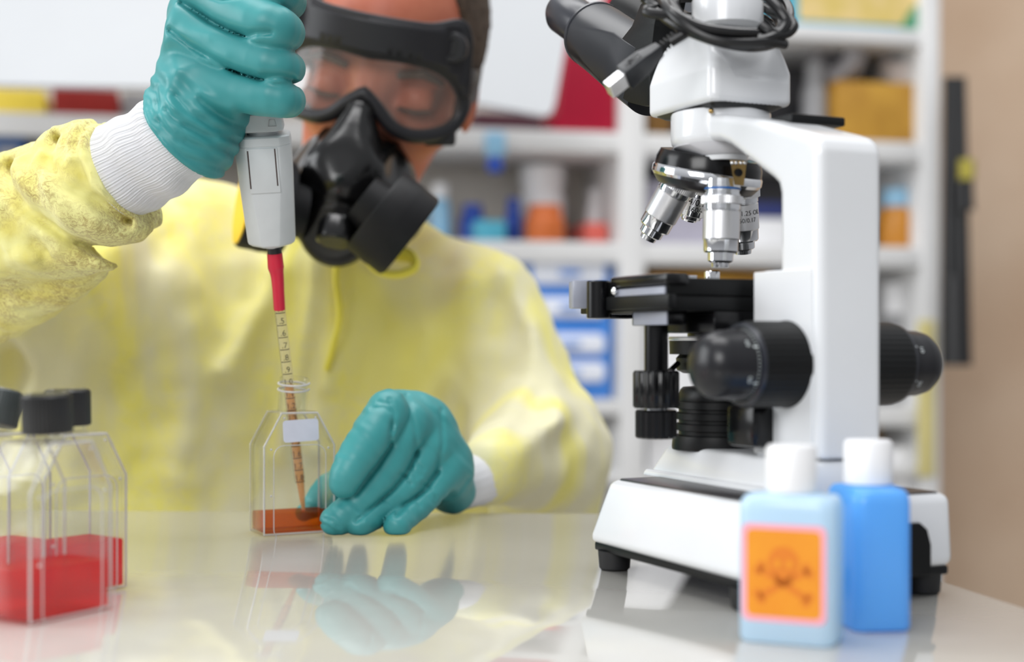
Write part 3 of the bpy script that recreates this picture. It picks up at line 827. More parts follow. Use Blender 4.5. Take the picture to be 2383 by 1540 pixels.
pbox('scale_end', M_LITGREY, 1333, 652, 1372, 717, .660, .012, .0008, SC, VW)
cv = P(1393, 741, .650)
MB().lathe([(.0050, 0), (.0055, .0004), (.0055, .0168), (.005, .0172)], 40, Matrix.Translation(cv)).build('carriage_post', M_BLK, SC)
MB().sphere(P(1431, 677, .6365), .0019, 12).build('carriage_screw', M_CHROME, SC)
pbox('drive_block', M_BLK, 1470, 724, 1553, 758, .6385, .010, .0006, SC)
pbox('drive_block_lit_face', M_LITGREY, 1473, 726, 1551, 757, .6352, .0008, .0002, SC)  # thin plate carrying the painted light on the block's left side
# coaxial stage drive
dv = P(1527, 862, .632)
def kn(r, z0, z1, M, n=18, amp=.035): 
    e = (z1 - z0) * .06
    return MB().lathe([(r * .93, z0), (r, z0 + e), (r, z1 - e), (r * .93, z1)], n * 8, M, ripple=lambda t, z: amp * max(-.8, math.cos(n * t)))
MDV = Matrix.Translation((dv.x, dv.y, 0))
z_ = lambda py: CAMZ - (py - HY) / FPX * .632
MB().lathe([(.0053, z_(866)), (.0053, z_(752))], 40, MDV).build('drive_shaft', M_BLK, SC)
kn(.0100, z_(949), z_(862), MDV).build('drive_knob', M_BLK, SC)
MB().lathe([(.0050, z_(956)), (.0050, z_(948))], 32, MDV).build('knob_spacer', M_STEEL, SC)
kn(.0090, z_(1019), z_(953), MDV).build('drive_knob', M_BLK, SC)
# condenser under the stage
cz = lambda py: CAMZ - (py - HY) / FPX * .664
CM = Matrix.Translation((OX.x, OX.y, 0))
MB().lathe([(.0185, cz(743)), (.0185, cz(729))], 64, CM).build('condenser_plate', M_SATIN, SC)
MB().lathe([(.0155, cz(784)), (.0155, cz(742))], 64, CM).build('condenser_body', M_BLK, SC)
MB().lathe([(.0240, cz(791)), (.0243, cz(788)), (.0240, cz(783))], 64, CM).build('condenser_ring', M_SATIN, SC)
MB().lathe([(.0238, cz(824)), (.0240, cz(792))], 64, CM).build('filter_holder', M_BLKM, SC)
MB().lathe([(.0175, cz(868)), (.0205, cz(860)), (.0208, cz(833)), (.0190, cz(823))], 64, CM).build('iris_ring', M_BLKM, SC)
MB().tube([P(1578, 845, .655), P(1560, 862, .65)], .0013, 10).build('iris_lever', M_BLK, SC)
kn(.0025, -.004, .004, axis_mat(P(1658, 773, .640), (.2, -.3, 1)), 10).build('condenser_screw', M_CHROME, SC)
# lamp housing: stacked rings
prof = []
for (y0, y1, r) in ((1043, 1034, .0225), (1034, 1008, .0222)):
    pass
ringz = [(1044, .0226), (1036, .0228), (1012, .0222), (1010, .0196), (1001, .0196), (999, .0213), (985, .0213), (983, .0196), (976, .0196), (974, .0213),
         (960, .0213), (958, .0196), (951, .0196), (949, .0213), (934, .0212), (932, .0196), (925, .0198), (906, .0188), (900, .0176), (899, .012), (899, 0.0)]
lamp = MB().lathe([(r, cz(y)) for y, r in ringz], 72, CM).build('lamp_housing', M_BLKM, SC)
MB().lathe([(.0115, cz(900)), (.0115, cz(898)), (.008, cz(896.5)), (0, cz(896))], 48, CM).build('lamp_lens', clear('lamp_glass', haze=.2), lamp)

# focus knobs on both sides of the column
ka, kz = .1098, .0972
def focus(side):
    sgn = -1 if side < 0 else 1
    b0 = .036 if side < 0 else .068
    Mk = axis_mat(MX @ Vector((ka, b0, kz)), MV * sgn, (0, 0, 1))
    R_ = .0178
    n = 44
    k = MB().lathe([(R_ * 1.0, -.002), (R_ * 1.02, .001), (R_, .002), (R_, .0195), (R_ * .97, .0215), (R_ * .86, .0222), (R_ * .86, .0226)], n * 6, Mk,
                   ripple=lambda t, z: -.012 * max(0, math.cos(n * t)) if .0015 < z < .021 else 0).build('coarse_focus_knob', M_BLKM, SC)
    MB().lathe([(R_ * .97, .0212), (R_ * .95, .0228), (R_ * .86, .0232), (R_ * .85, .0222)], 72, Mk).build('dial_rim', M_GUN, k)
    f = MB().lathe([(R_ * .82, .0220), (R_ * .82, .0285), (R_ * .79, .0300), (R_ * .79, .0340), (R_ * .74, .0380), (R_ * .62, .0412), (R_ * .42, .0434), (R_ * .2, .0444), (0, .0446)], 72, Mk).build('fine_focus_knob', M_GUN2, SC)
    mb = MB()
    for i in range(60):
        t = 2 * PI * i / 60; ln_ = .0022 if i % 10 == 0 else .0011
        rr = R_ * .82 + .0001; dt = .012 if i % 10 else .03
        mb.add([Mk @ Vector((rr * math.cos(t + s * dt), rr * math.sin(t + s * dt), .0232 + h)) for s, h in ((-1, 0), (1, 0), (1, ln_), (-1, ln_))], [(0, 1, 2, 3)])
    for i in range(6):
        t0_ = 2 * PI * i / 6 + .1; rr = R_ * .775
        vs, fs = text_geo(str(i * 10), .0030)
        mb.add([Mk @ Vector(((R_ * .82 + .0001) * math.cos(t0_ + v.x / rr), (R_ * .82 + .0001) * math.sin(t0_ + v.x / rr), .0275 + v.y * .8)) for v in vs], fs)
    mb.build('dial_marks', M_WINK, f)
focus(-1); focus(1)
pbox('tension_lever', M_BLK, 1690, 940, 1752, 1036, .610, .012, .002, SC, MU)

# ------------------------------------------------------------------ cable coiled round the photo port
cab = thing('usb_cable', P(1680, 95, .632), 'black USB cable coiled round the top of the microscope head', 'cable')
def ell(cx, cy, rx, ry, d0, dd, ph=0, n=20, rot=0.0, a0=0, a1=2 * PI):
    out = []
    for k in range(n):
        t = a0 + (a1 - a0) * k / n + ph
        x, y = rx * math.cos(t), ry * math.sin(t)
        x, y = x * math.cos(rot) - y * math.sin(rot), x * math.sin(rot) + y * math.cos(rot)
        out.append(P(cx + x, cy + y, d0 - dd * math.sin(t)))
    return out
CR = .00225
M_CORD = pbr('black_cord', srgb(15, 15, 17), .3, spec=.45, nscale=150)
loops = [(1672, 34, 146, 52, .648, .030, .20), (1680, 52, 140, 44, .646, .033, .27), (1690, 18, 150, 74, .648, .031, .14), (1664, 46, 150, 48, .646, .034, .31),
         (1696, 66, 128, 26, .646, .029, .10), (1706, 30, 136, 68, .648, .034, .22), (1684, 8, 158, 66, .650, .028, .24)]
pts = []
for i, (cx, cy, rx, ry, d0, dd, rot_) in enumerate(loops):
    pts += ell(cx, cy, rx, ry, d0, dd, PI * .9 + i * .05, 22, rot_)
cpts = crom(pts, 3)
MB().tube(cpts, CR * .92, 10).build('coiled_cord', M_CORD, cab)
MB().tube(crom([P(1556, 30, .640), P(1596, 62, .6185), P(1618, 68, .6160), P(1602, 74, .6160), P(1585, 84, .6165), P(1560, 99, .6175)], 6), CR, 10).build('plug_cord', M_CORD, cab)
MB().tube(crom([P(1770, -20, .625), P(1812, 22, .618), P(1830, 52, .616), P(1812, 80, .614), P(1790, 74, .614), P(1770, 60, .616)], 8), CR, 10).build('loose_loop', M_CORD, cab)
MB().tube(crom([P(1790, 26, .630), P(1830, 40, .622), P(1847, 60, .618), P(1832, 78, .616), P(1804, 84, .613), P(1780, 92, .612), P(1740, 98, .612)], 8), CR, 10).build('loose_loop', M_CORD, cab)
MB().tube(crom([P(1498, -5, .642), P(1514, 6, .640), P(1536, 20, .632), P(1508, 22, .628), P(1512, 30, .626), P(1560, 36, .620), P(1610, 50, .616)], 8), CR, 10).build('loose_loop', M_CORD, cab)
MB().tube(crom([P(1540, -20, .634), P(1552, 16, .622), P(1590, 56, .614), P(1650, 88, .610), P(1720, 100, .609), P(1790, 98, .612), P(1826, 104, .618)], 8), CR, 10).build('loose_loop', M_CORD, cab)
MB().tube(crom([P(1530, -20, .640), P(1560, 24, .620), P(1620, 60, .612), P(1690, 74, .609), P(1760, 78, .612)], 8), CR, 10).build('loose_loop', M_CORD, cab)
# plug
pa, pb_ = P(1545, 106, .6180), P(1434, 196, .6150)
pd = (pb_ - pa).normalized()
PMx = axis_mat(pa, pd, Vector((0.75, -.25, 1)))
k = 1 / FPX * .616
mb = MB()
for i in range(5):
    z0 = (-34 + i * 11) * k
    mb.box(-13 * k, 13 * k, -9 * k, 9 * k, z0, z0 + 5.5 * k, .0003, 1, PMx)
mb.box(-7 * k, 7 * k, -6 * k, 6 * k, -38 * k, 24 * k, .0004, 1, PMx)
mb.build('strain_relief', M_RUB, cab)
rings = []
for z, wx, wy in ((14, 17, 12), (40, 21, 15), (64, 27, 18), (120, 29, 19), (123, 27, 17)):
    rings.append([PMx @ Vector((p[0], p[1], z * k)) for p in rrect(2 * wx * k, 2 * wy * k, 4 * k, 3)])
hs = loft(rings).build('plug_housing', M_DKGREY if False else pbr('plug_plastic', srgb(40, 42, 46), .4), cab)
mb = MB()
fr_ = rrect(16 * k * 2, 50 * k, 2 * k, 3)
mb.tube([PMx @ Vector((29.3 * k - .0002, p[0] * .55, 92 * k + p[1])) for p in fr_], .6 * k, 6, closed=True); mb.build('plug_emblem_frame', M_BLK, hs)
mb = MB(); tr = lambda y, z: PMx @ Vector((29.2 * k, y * k, z * k))
mb.tube([tr(0, 74), tr(0, 110)], .7 * k, 6); mb.tube([tr(0, 84), tr(5, 92), tr(5, 98)], .7 * k, 6); mb.tube([tr(0, 90), tr(-5, 97), tr(-5, 102)], .7 * k, 6)
mb.build('plug_emblem', M_BLK, hs)
mb = MB(); mb.box(-21 * k, 21 * k, -13 * k, 13 * k, 120 * k, 170 * k, .0003, 1, PMx); cn = mb.build('connector', M_SATIN, cab)
mb = MB(); mb.box(20.6 * k, 21.4 * k, 3 * k, 8 * k, 140 * k, 146 * k, 0, 1, PMx); mb.box(20.6 * k, 21.4 * k, -8 * k, -3 * k, 140 * k, 146 * k, 0, 1, PMx); mb.build('connector_slot', M_INK, cn)
# ------------------------------------------------------------------ culture flasks
M_CLEAR = clear('clear_plastic', (.985, .985, .98, 1), 1.0, .03)
M_CLEARI = clear('clear_plastic_inside', (.99, .99, .985, 1), .7, .05)
M_CLEARH = clear('hazy_clear_plastic', (.985, .985, .98, 1), 0.8, .05, haze=.022, hazecol=(.95, .94, .95, 1))
M_RIDGE = clear('clear_edge', (.62, .60, .56, 1), 1.6, .05, haze=.38)  # white haze paints in bright edge highlights, tint the dark lines
M_AMBER = liquid_mat('amber_medium', srgb(244, 172, 70), srgb(200, 98, 14), .24)
M_REDL = liquid_mat('red_medium', srgb(250, 54, 16), srgb(236, 14, 0), .30)
M_STICK = pbr('paper_sticker', srgb(204, 206, 220), .6, nscale=100)
M_CAP = pbr('black_cap', srgb(22, 22, 23), .35, nscale=100)
M_CAPG = pbr('grey_cap', srgb(62, 68, 68), .4, nscale=100)
FH = [(-.021, 0), (.021, 0), (.021, .0493), (.0108, .068), (-.0108, .068), (-.021, .0493)]
def inset(poly, d):
    out = []; n = len(poly)
    for i in range(n):
        p0, p1, p2 = Vector(poly[i - 1]), Vector(poly[i]), Vector(poly[(i + 1) % n])
        e1 = (p1 - p0).normalized(); e2 = (p2 - p1).normalized(); n1 = Vector((-e1.y, e1.x)); n2 = Vector((-e2.y, e2.x))
        b = (n1 + n2); b = b / b.dot(n1) ; out.append(tuple(p1 + b * d))
    return out
XZ = Matrix(((1, 0, 0, 0), (0, 0, -1, 0), (0, 1, 0, 0), (0, 0, 0, 1)))
def flask(loc, rotz, label, liquid, level, capmat=None, sticker=False, ndir=(.0, 0, 1), capang=0, group=None):
    r = thing('culture_flask', (0, 0, 0), label, 'flask', group)
    mb = MB(); mb.prism(FH, -.0135, .0135, .0016, 3, XZ)
    body = mb.build('body', M_CLEARH if capmat else M_CLEAR, r, deg=50)
    mb = MB(); mb.prism(inset(FH, .0013), -.0122, .0122, .001, 2, XZ); mb.build('inner_wall', M_CLEARI, body, deg=50)
    # edge beads along the outline, front and back, whitened as painted edge highlights
    for y in (-.0129, .0129):
        pts = [(p[0], y, p[1]) for p in inset(FH, .0008)]
        m = MB(); m.tube([Vector(p) for p in sum([[Vector(pts[i]).lerp(Vector(pts[(i + 1) % 6]), t / 6) for t in range(6)] for i in range(6)], [])], .00055, 8, closed=True)
        m.build('edge_bead', M_RIDGE, body)
    fr = rrect(.030, .052, .006, 5)
    m = MB(); m.tube([Vector((p[0] - .0, -.0137, p[1] + .0235)) for p in fr], .00030, 6, closed=True); m.build('embossed_frame', M_RIDGE, body)
    for x, z in ((-.0165, .0475), (.0165, .0475), (-.0165, .022), (-.009, .0645), (.009, .0645)):
        MB().sphere((x, -.0137, z), .0007, 10).build('moulded_stud', M_RIDGE, body)
    nd = Vector(ndir).normalized(); NMx = axis_mat((0, 0, .0672), nd)
    m = MB(); m.lathe([(.0084, -.0006), (.0080, .001), (.0079, .0185), (.0081, .019), (.0078, .0194), (.0070, .0192), (.0069, .001)], 64, NMx); nk = m.build('neck', M_CLEAR, r)
    for z in (.0152, .0118):
        a0 = .4; hel = [NMx @ Vector((.0086 * math.cos(t), .0086 * math.sin(t), z + .0022 * (t - a0) / (2 * PI))) for t in [a0 + 1.75 * PI * k / 40 for k in range(41)]]
        MB().tube(hel, .0006, 8).build('screw_thread', M_RIDGE, nk)
    li = inset(FH, .0014)
    m = MB(); m.prism([(li[0][0], .0013), (li[1][0], .0013), (li[1][0], level), (li[0][0], level)], -.0121, .0121, .0008, 2, XZ); m.build('liquid', liquid, r)
    if capmat:
        Mc = NMx
        m = MB(); m.lathe([(.0092, .0035), (.0096, .0040), (.0096, .0178), (.0088, .0188), (0, .0189)], 120, Mc, ripple=lambda t, z: .012 * math.cos(40 * t) if .0038 < z < .018 else 0)
        m.build('screw_cap', capmat, r)
    if sticker:
        m = MB(); rr = rrect(.0205, .0122, .0018, 4); ca = math.radians(2.5)
        m.prism([(p[0] * math.cos(ca) - p[1] * math.sin(ca), p[0] * math.sin(ca) + p[1] * math.cos(ca)) for p in rr], .0136, .0139, 0, 1, Matrix.Translation((.0005, 0, .0575)) @ XZ)
        m.build('blank_sticker', M_STICK, r)
    r.location = loc; r.rotation_euler = (0, 0, math.radians(rotz))
    return r
FR = math.radians(27)
flask((-.1234, .7986, 0.0002), 27, 'open clear flask with shallow amber liquid and a blank sticker, held on the table', M_AMBER, .0118, None, True, (.0, -.19, 1))
def at_px(px, d): return ((px - CX) / FPX * d, d, .0002)
flask(at_px(112, .556), 60, 'black capped flask of red liquid nearest the left front edge of the table', M_REDL, .0200, M_CAP, False, (-.05, .0, 1), group=None)
flask(at_px(158, .607), 52, 'black capped flask of red liquid behind the nearest one at left', M_REDL, .0215, M_CAP, False, (-.02, .0, 1))
flask(at_px(-18, .610), 60, 'flask with dark grey cap cut off by the left edge of the photo', M_REDL, .0205, M_CAPG, False, (.26, .0, 1))

# ------------------------------------------------------------------ blue bottles
M_BLUEL = pbr('window_pale_blue_plastic', srgb(212, 238, 255), .18, transl=.4, nscale=30, col2=srgb(216, 240, 255))  # paleness is window light on the front face, painted into the plastic
M_BLUED = pbr('blue_plastic', srgb(112, 192, 255), .25, transl=.4, nscale=30, col2=srgb(116, 194, 255))
M_LABO = pbr('orange_label', srgb(228, 140, 16), .5, nscale=60, col2=srgb(232, 150, 24))
M_LABP = plain('pink_label_edge', 246, 170, 184, .5)
M_LABR = plain('dark_orange_print', 220, 122, 18, .5)
def blue_bottle(loc, rotz, label, mat, with_label):
    r = thing('plastic_bottle', (0, 0, 0), label, 'bottle')
    W, D = .0345, .0225; HZ = .945
    def ring(z, k, rd): return [Vector((p[0], p[1], z * HZ)) for p in rrect(W * k, D * k, rd, 6)]
    rings = [ring(0, .94, .0045), ring(.0012, 1.0, .0055), ring(.0495, 1.0, .0055), ring(.0525, .975, .0058), ring(.0545, .90, .0065)]
    rings += [[Vector((.0085 * math.cos(math.radians(a)), (.0085 * math.sin(math.radians(a))), z * HZ)) for a in [90 * q + 90 * k / 6 for q in range(4) for k in range(7)]] for z in (.0556, .0585)]
    loft(rings).build('body', mat, r, deg=50)
    m = MB(); m.lathe([(.0086, .0556 * HZ), (.0091, .0560 * HZ), (.0090, .0718 * HZ), (.0082, .0732 * HZ), (0, .0733 * HZ)], 100, ripple=lambda t, z: .008 * math.cos(36 * t) if .0562 * HZ < z < .0715 * HZ else 0); m.build('screw_cap', M_WHITEP, r)
    if with_label:
        y = -D / 2
        m = MB(); m.prism(rrect(.0300, .0345, .0028, 5), -y + .0001, -y + .00025, 0, 1, Matrix.Translation((-.0002, 0, .0248)) @ XZ); lb = m.build('label_border', M_LABP, r, label='pink label edge')
        m = MB(); m.prism(rrect(.0262, .0305, .0022, 5), -y + .00025, -y + .0004, 0, 1, Matrix.Translation((-.0002, 0, .0248)) @ XZ); m.build('orange_label', M_LABO, lb)
        # hazard pictogram: skull over crossed bones
        m = MB(); f = lambda x, z: Vector((x - .0002, y - .00045, z + .0248))
        def disc(cx, cz, rx, rz, n=28): m.add([f(cx + rx * math.cos(2 * PI * k / n), cz + rz * math.sin(2 * PI * k / n)) for k in range(n)], [list(range(n))])
        n = 28; sk = []
        for k in range(n + 1): sk.append((.0055 * math.cos(-.5 + (PI + 1.0) * k / n), .004 + .0055 * math.sin(-.5 + (PI + 1.0) * k / n)))
        sk += [(-.003, -.0015), (-.003, -.0042), (.003, -.0042), (.003, -.0015)]
        m.add([f(*p) for p in sk], [list(range(len(sk)))])
        for s in (1, -1):
            a = Vector((-.0085 * s, .0015)); b = Vector((.0085 * s, -.0085)); d = (b - a).normalized(); q = Vector((-d.y, d.x)) * .0012
            m.add([f(*(a + q)), f(*(b + q)), f(*(b - q)), f(*(a - q))], [(0, 1, 2, 3)])
            for e in (a, b):
                for sg in (1, -1): disc(e.x + q.x * sg, e.y + q.y * sg, .0016, .0016, 16)
        m.build('skull_pictogram', M_LABR, lb)
        m = MB(); f2 = lambda x, z: Vector((x - .0002, y - .0006, z + .0248))
        for cx in (-.0021, .0021): m.add([f2(cx + .0013 * math.cos(2 * PI * k / 16), .0035 + .0015 * math.sin(2 * PI * k / 16)) for k in range(16)], [list(range(16))])
        m.add([f2(0, .0015), f2(.0007, .0), f2(-.0007, 0)], [(0, 1, 2)])
        m.build('skull_eyes', M_LABO, lb)
    r.location = loc; r.rotation_euler = (0, 0, math.radians(rotz))
    return r
blue_bottle((.1001, .5093, .0002), -24, 'blue bottle coloured pale for window light, with an orange hazard label, in front of the microscope', M_BLUEL, True)
blue_bottle((.1345, .5375, .0002), 97, 'deep blue bottle without label, right of the orange labelled bottle', M_BLUED, False)

# ------------------------------------------------------------------ pipette controller
M_PGREY = pbr('pipette_grey', srgb(206, 210, 212), .38, nscale=60)
M_PDARK = plain('slot_shadow', 62, 44, 40, .7)
M_REDS = pbr('red_sleeve', srgb(206, 26, 58), .35, nscale=120, bump=.25, bscale=160)
M_GLASS = clear('pipette_glass', (.95, .94, .88, 1), 1.0, .03, haze=.16, hazecol=srgb(236, 226, 200))
M_AMBL = liquid_mat('amber_column', srgb(250, 220, 150), srgb(240, 178, 84), .40)
pip = thing('pipette', P(632, 560, .776), 'grey handheld pipette with red sleeve and graduated tube, gripped by the raised hand', 'pipette')
pa = P(610, 300, .756); pb = P(634, 571, .776)
ax = (pb - pa); Lp = ax.length
PB = axis_mat(pa, ax, Vector((1, .12, 0)))
kx = .766 / FPX
def psec(z, wx, wy, ch, ox=0):
    pts = [(-wx + ch, -wy), (wx - ch, -wy), (wx, -wy + ch), (wx, wy - ch), (wx - ch, wy), (-wx + ch, wy), (-wx, wy - ch), (-wx, -wy + ch)]
    out = []
    for i in range(8):
        p0, p1, p2 = Vector(pts[i - 1]), Vector(pts[i]), Vector(pts[(i + 1) % 8])
        for t in (.12, ): 
            out.append(PB @ Vector((*(p1 + (p0 - p1).normalized() * 2.0 * kx), z)) if False else PB @ Vector((ox + (p1 + (p0 - p1).normalized() * 2.2 * kx).x, (p1 + (p0 - p1).normalized() * 2.2 * kx).y, z)))
            out.append(PB @ Vector((ox + (p1 + (p2 - p1).normalized() * 2.2 * kx).x, (p1 + (p2 - p1).normalized() * 2.2 * kx).y, z)))
    return out
q = lambda v: v * kx
# PB y axis points away or towards us: front side is the side nearest the camera
front = -1 if (PB.to_3x3() @ Vector((0, -1, 0))).y < 0 else 1
zz = lambda py: (py - 300) / 271 * Lp
rings = [psec(zz(310), q(58), q(52), q(22)), psec(zz(313), q(62), q(56), q(24)), psec(zz(330), q(63.5), q(57), q(24)), psec(zz(331.5), q(62.5), q(56), q(24)), psec(zz(333), q(63.5), q(57), q(24)),
         psec(zz(400), q(62), q(57), q(26)), psec(zz(555), q(55), q(54), q(34)), psec(zz(561), q(53), q(52), q(34)), psec(zz(566), q(46), q(46), q(30))]
pbody = loft(rings).build('pipette_body', M_PGREY, pip, deg=25)
MB().lathe([(q(33), zz(300)), (q(36), zz(302)), (q(36), zz(311))], 48, PB).build('body_neck', M_PGREY, pip)
rings = [psec(zz(262), q(46), q(46), q(16)), psec(zz(298), q(50), q(50), q(16)), psec(zz(300), q(48), q(48), q(16))]
ur = loft(rings).build('upper_ring', M_PGREY, pip, deg=25)
MB().lathe([(q(48), zz(-60)), (q(50), zz(-40)), (q(50), zz(180)), (q(46), zz(266))], 48, PB).build('grip', M_PGREY, pip)
# front latch panel with its two slots
mb = MB(); y1 = front * q(57); 
def pbx(x0, x1, z0, z1, yo, yi, bev=.0003):
    m = MB(); ya, yb = sorted((front * q(yo), front * q(yi))); m.box(q(x0), q(x1), ya, yb, zz(z0), zz(z1), bev, 2, PB); return m
sgnx = 1 if (PB.to_3x3() @ Vector((1, 0, 0))).x > 0 else -1
pn = pbx(-36, 34, 334, 436, 60, 50, .0007).build('latch_panel', M_PGREY, pbody)
pbx(-34.5, -31.5, 338, 424, 60.5, 58, .0001).build('latch_slot', M_PDARK, pbody); pbx(26.5, 29.5, 336, 420, 60.5, 58, .0001).build('latch_slot', M_PDARK, pbody)
m = MB(); tp_ = [PB @ Vector((q(28 + a), front * q(51), zz(z_2))) for a, z_2 in ((-7, 272), (5, 272), (8, 287), (-10, 287))]
m.tube(tp_, q(.7), 6, closed=True); m.build('ring_mark', M_GREY, ur)
nz = MB().lathe([(q(25), zz(560)), (q(25), zz(571)), (q(19), zz(573)), (q(17.5), zz(575))], 48, PB).build('nozzle', M_PGREY, pip)
bd_ = axis_mat(P(636.5, 570, .776), P(640, 594, .7775) - P(636.5, 570, .776))
MB().lathe([(q(17), 0), (q(17), q(26))], 40, bd_).build('black_collar', M_CAP, pip)
slv = [(639, 589, 18), (640.5, 606, 18.5), (642, 622, 19), (644, 634, 16.2), (646, 650, 15), (648, 680, 14), (650.5, 720.5, 13.6)]
pts = [P(x, y, .7772 + (y - 589) * 6.5e-5) for x, y, r in slv]; 
cp = crom(pts, 5); rr = np.interp(np.linspace(0, 1, len(cp)), np.linspace(0, 1, len(slv)), [q(s[2]) for s in slv])
MB().tube(cp, list(rr), 32).build('red_sleeve', M_REDS, pip)
# graduated tube
T0, T1 = P(650.5, 712, .7855), P(697.5, 1112, .7995); T2 = P(706, 1190, .8022)
td = (T1 - T0).normalized(); TM = axis_mat(T0, td, (1, 0, 0)); TL = (T1 - T0).length; TR = .0029
tl2 = (T2 - T0).dot(td)
MB().lathe([(TR, 0), (TR, TL), (TR * .9, TL + .0008), (.0012, tl2), (.0008, tl2 + .0002), (.0006, tl2)], 40, TM).build('glass_tube', M_GLASS, pip)
yl = lambda py: (py - 712) / 400 * TL
MB().lathe([(TR * .80, yl(894)), (TR * .80, TL), (TR * .72, TL + .0008), (.0008, tl2 - .0003)], 32, TM).build('amber_liquid', M_AMBL, pip)
cam_side = math.atan2((TM.to_3x3().inverted() @ Vector((0, -1, 0))).y, (TM.to_3x3().inverted() @ Vector((0, -1, 0))).x)
rt = (TM.to_3x3().inverted() @ Vector((1, 0, 0)))
sg = 1 if -math.sin(cam_side) * rt.x + math.cos(cam_side) * rt.y > 0 else -1
mg = MB(); RT = TR + .00006
def arc(z, a0, a1, th):
    n = 14; vs = []; fs = []
    for k in range(n + 1):
        a = cam_side + sg * (a0 + (a1 - a0) * k / n)
        for dz in (-th / 2, th / 2): vs.append(TM @ Vector((RT * math.cos(a), RT * math.sin(a), z + dz)))
    for k in range(n): fs.append((2 * k, 2 * k + 2, 2 * k + 3, 2 * k + 1))
    mg.add(vs, fs)
mt = MB()
for i in range(15):
    z = yl(727 + 28 * i); arc(z, -1.0, 1.25, .00042)
    for j in range(1, 10): arc(z - yl(712 + 28) * j / 10, -1.35, -.92 if j != 5 else -.75, .00022)
    n_ = 4 + i; txt = '.%d' % n_ if n_ < 10 else '%d.%d' % (n_ // 10, n_ % 10)
    vs, fs = text_geo(txt, .0046)
    mt.add([TM @ Vector((RT * math.cos(cam_side + sg * (v.x / RT + (.25 if n_ < 10 else .1))), RT * math.sin(cam_side + sg * (v.x / RT + (.25 if n_ < 10 else .1))), z - .0023 - v.y)) for v in vs], fs)
mg.build('graduation_marks', M_INK, pip); mt.build('graduation_numbers', M_INK, pip)
# ------------------------------------------------------------------ the person
M_SKIN = pbr('skin', srgb(200, 120, 92), .5, col2=srgb(182, 98, 72), nscale=28, sss=.12, bump=.12, bscale=500)
M_HAIR = pbr('dark_hair', srgb(58, 44, 34), .7, col2=srgb(84, 66, 50), nscale=400, bump=.5, bscale=900)
M_GLOVE = pbr('teal_glove', srgb(60, 147, 149), .43, spec=.45, col2=srgb(53, 137, 139), nscale=26, bump=.12, bscale=90)
M_CUFF = pbr('white_knit', srgb(222, 222, 225), .8, nscale=60)
M_RESP = pbr('respirator_rubber', srgb(9, 9, 10), .20, spec=.5, nscale=60)
M_FILT = pbr('filter_housing', srgb(26, 26, 28), .5, spec=.3, nscale=150, bump=.04)
M_GOGF = pbr('goggle_rubber', srgb(34, 34, 38), .42, spec=.35, nscale=90)
M_LENS = clear('goggle_lens', (.93, .90, .88, 1), 1.3, .06, haze=.16, hazecol=srgb(170, 160, 155))
M_YEL = plain('filter_yellow', 240, 196, 20, .5)

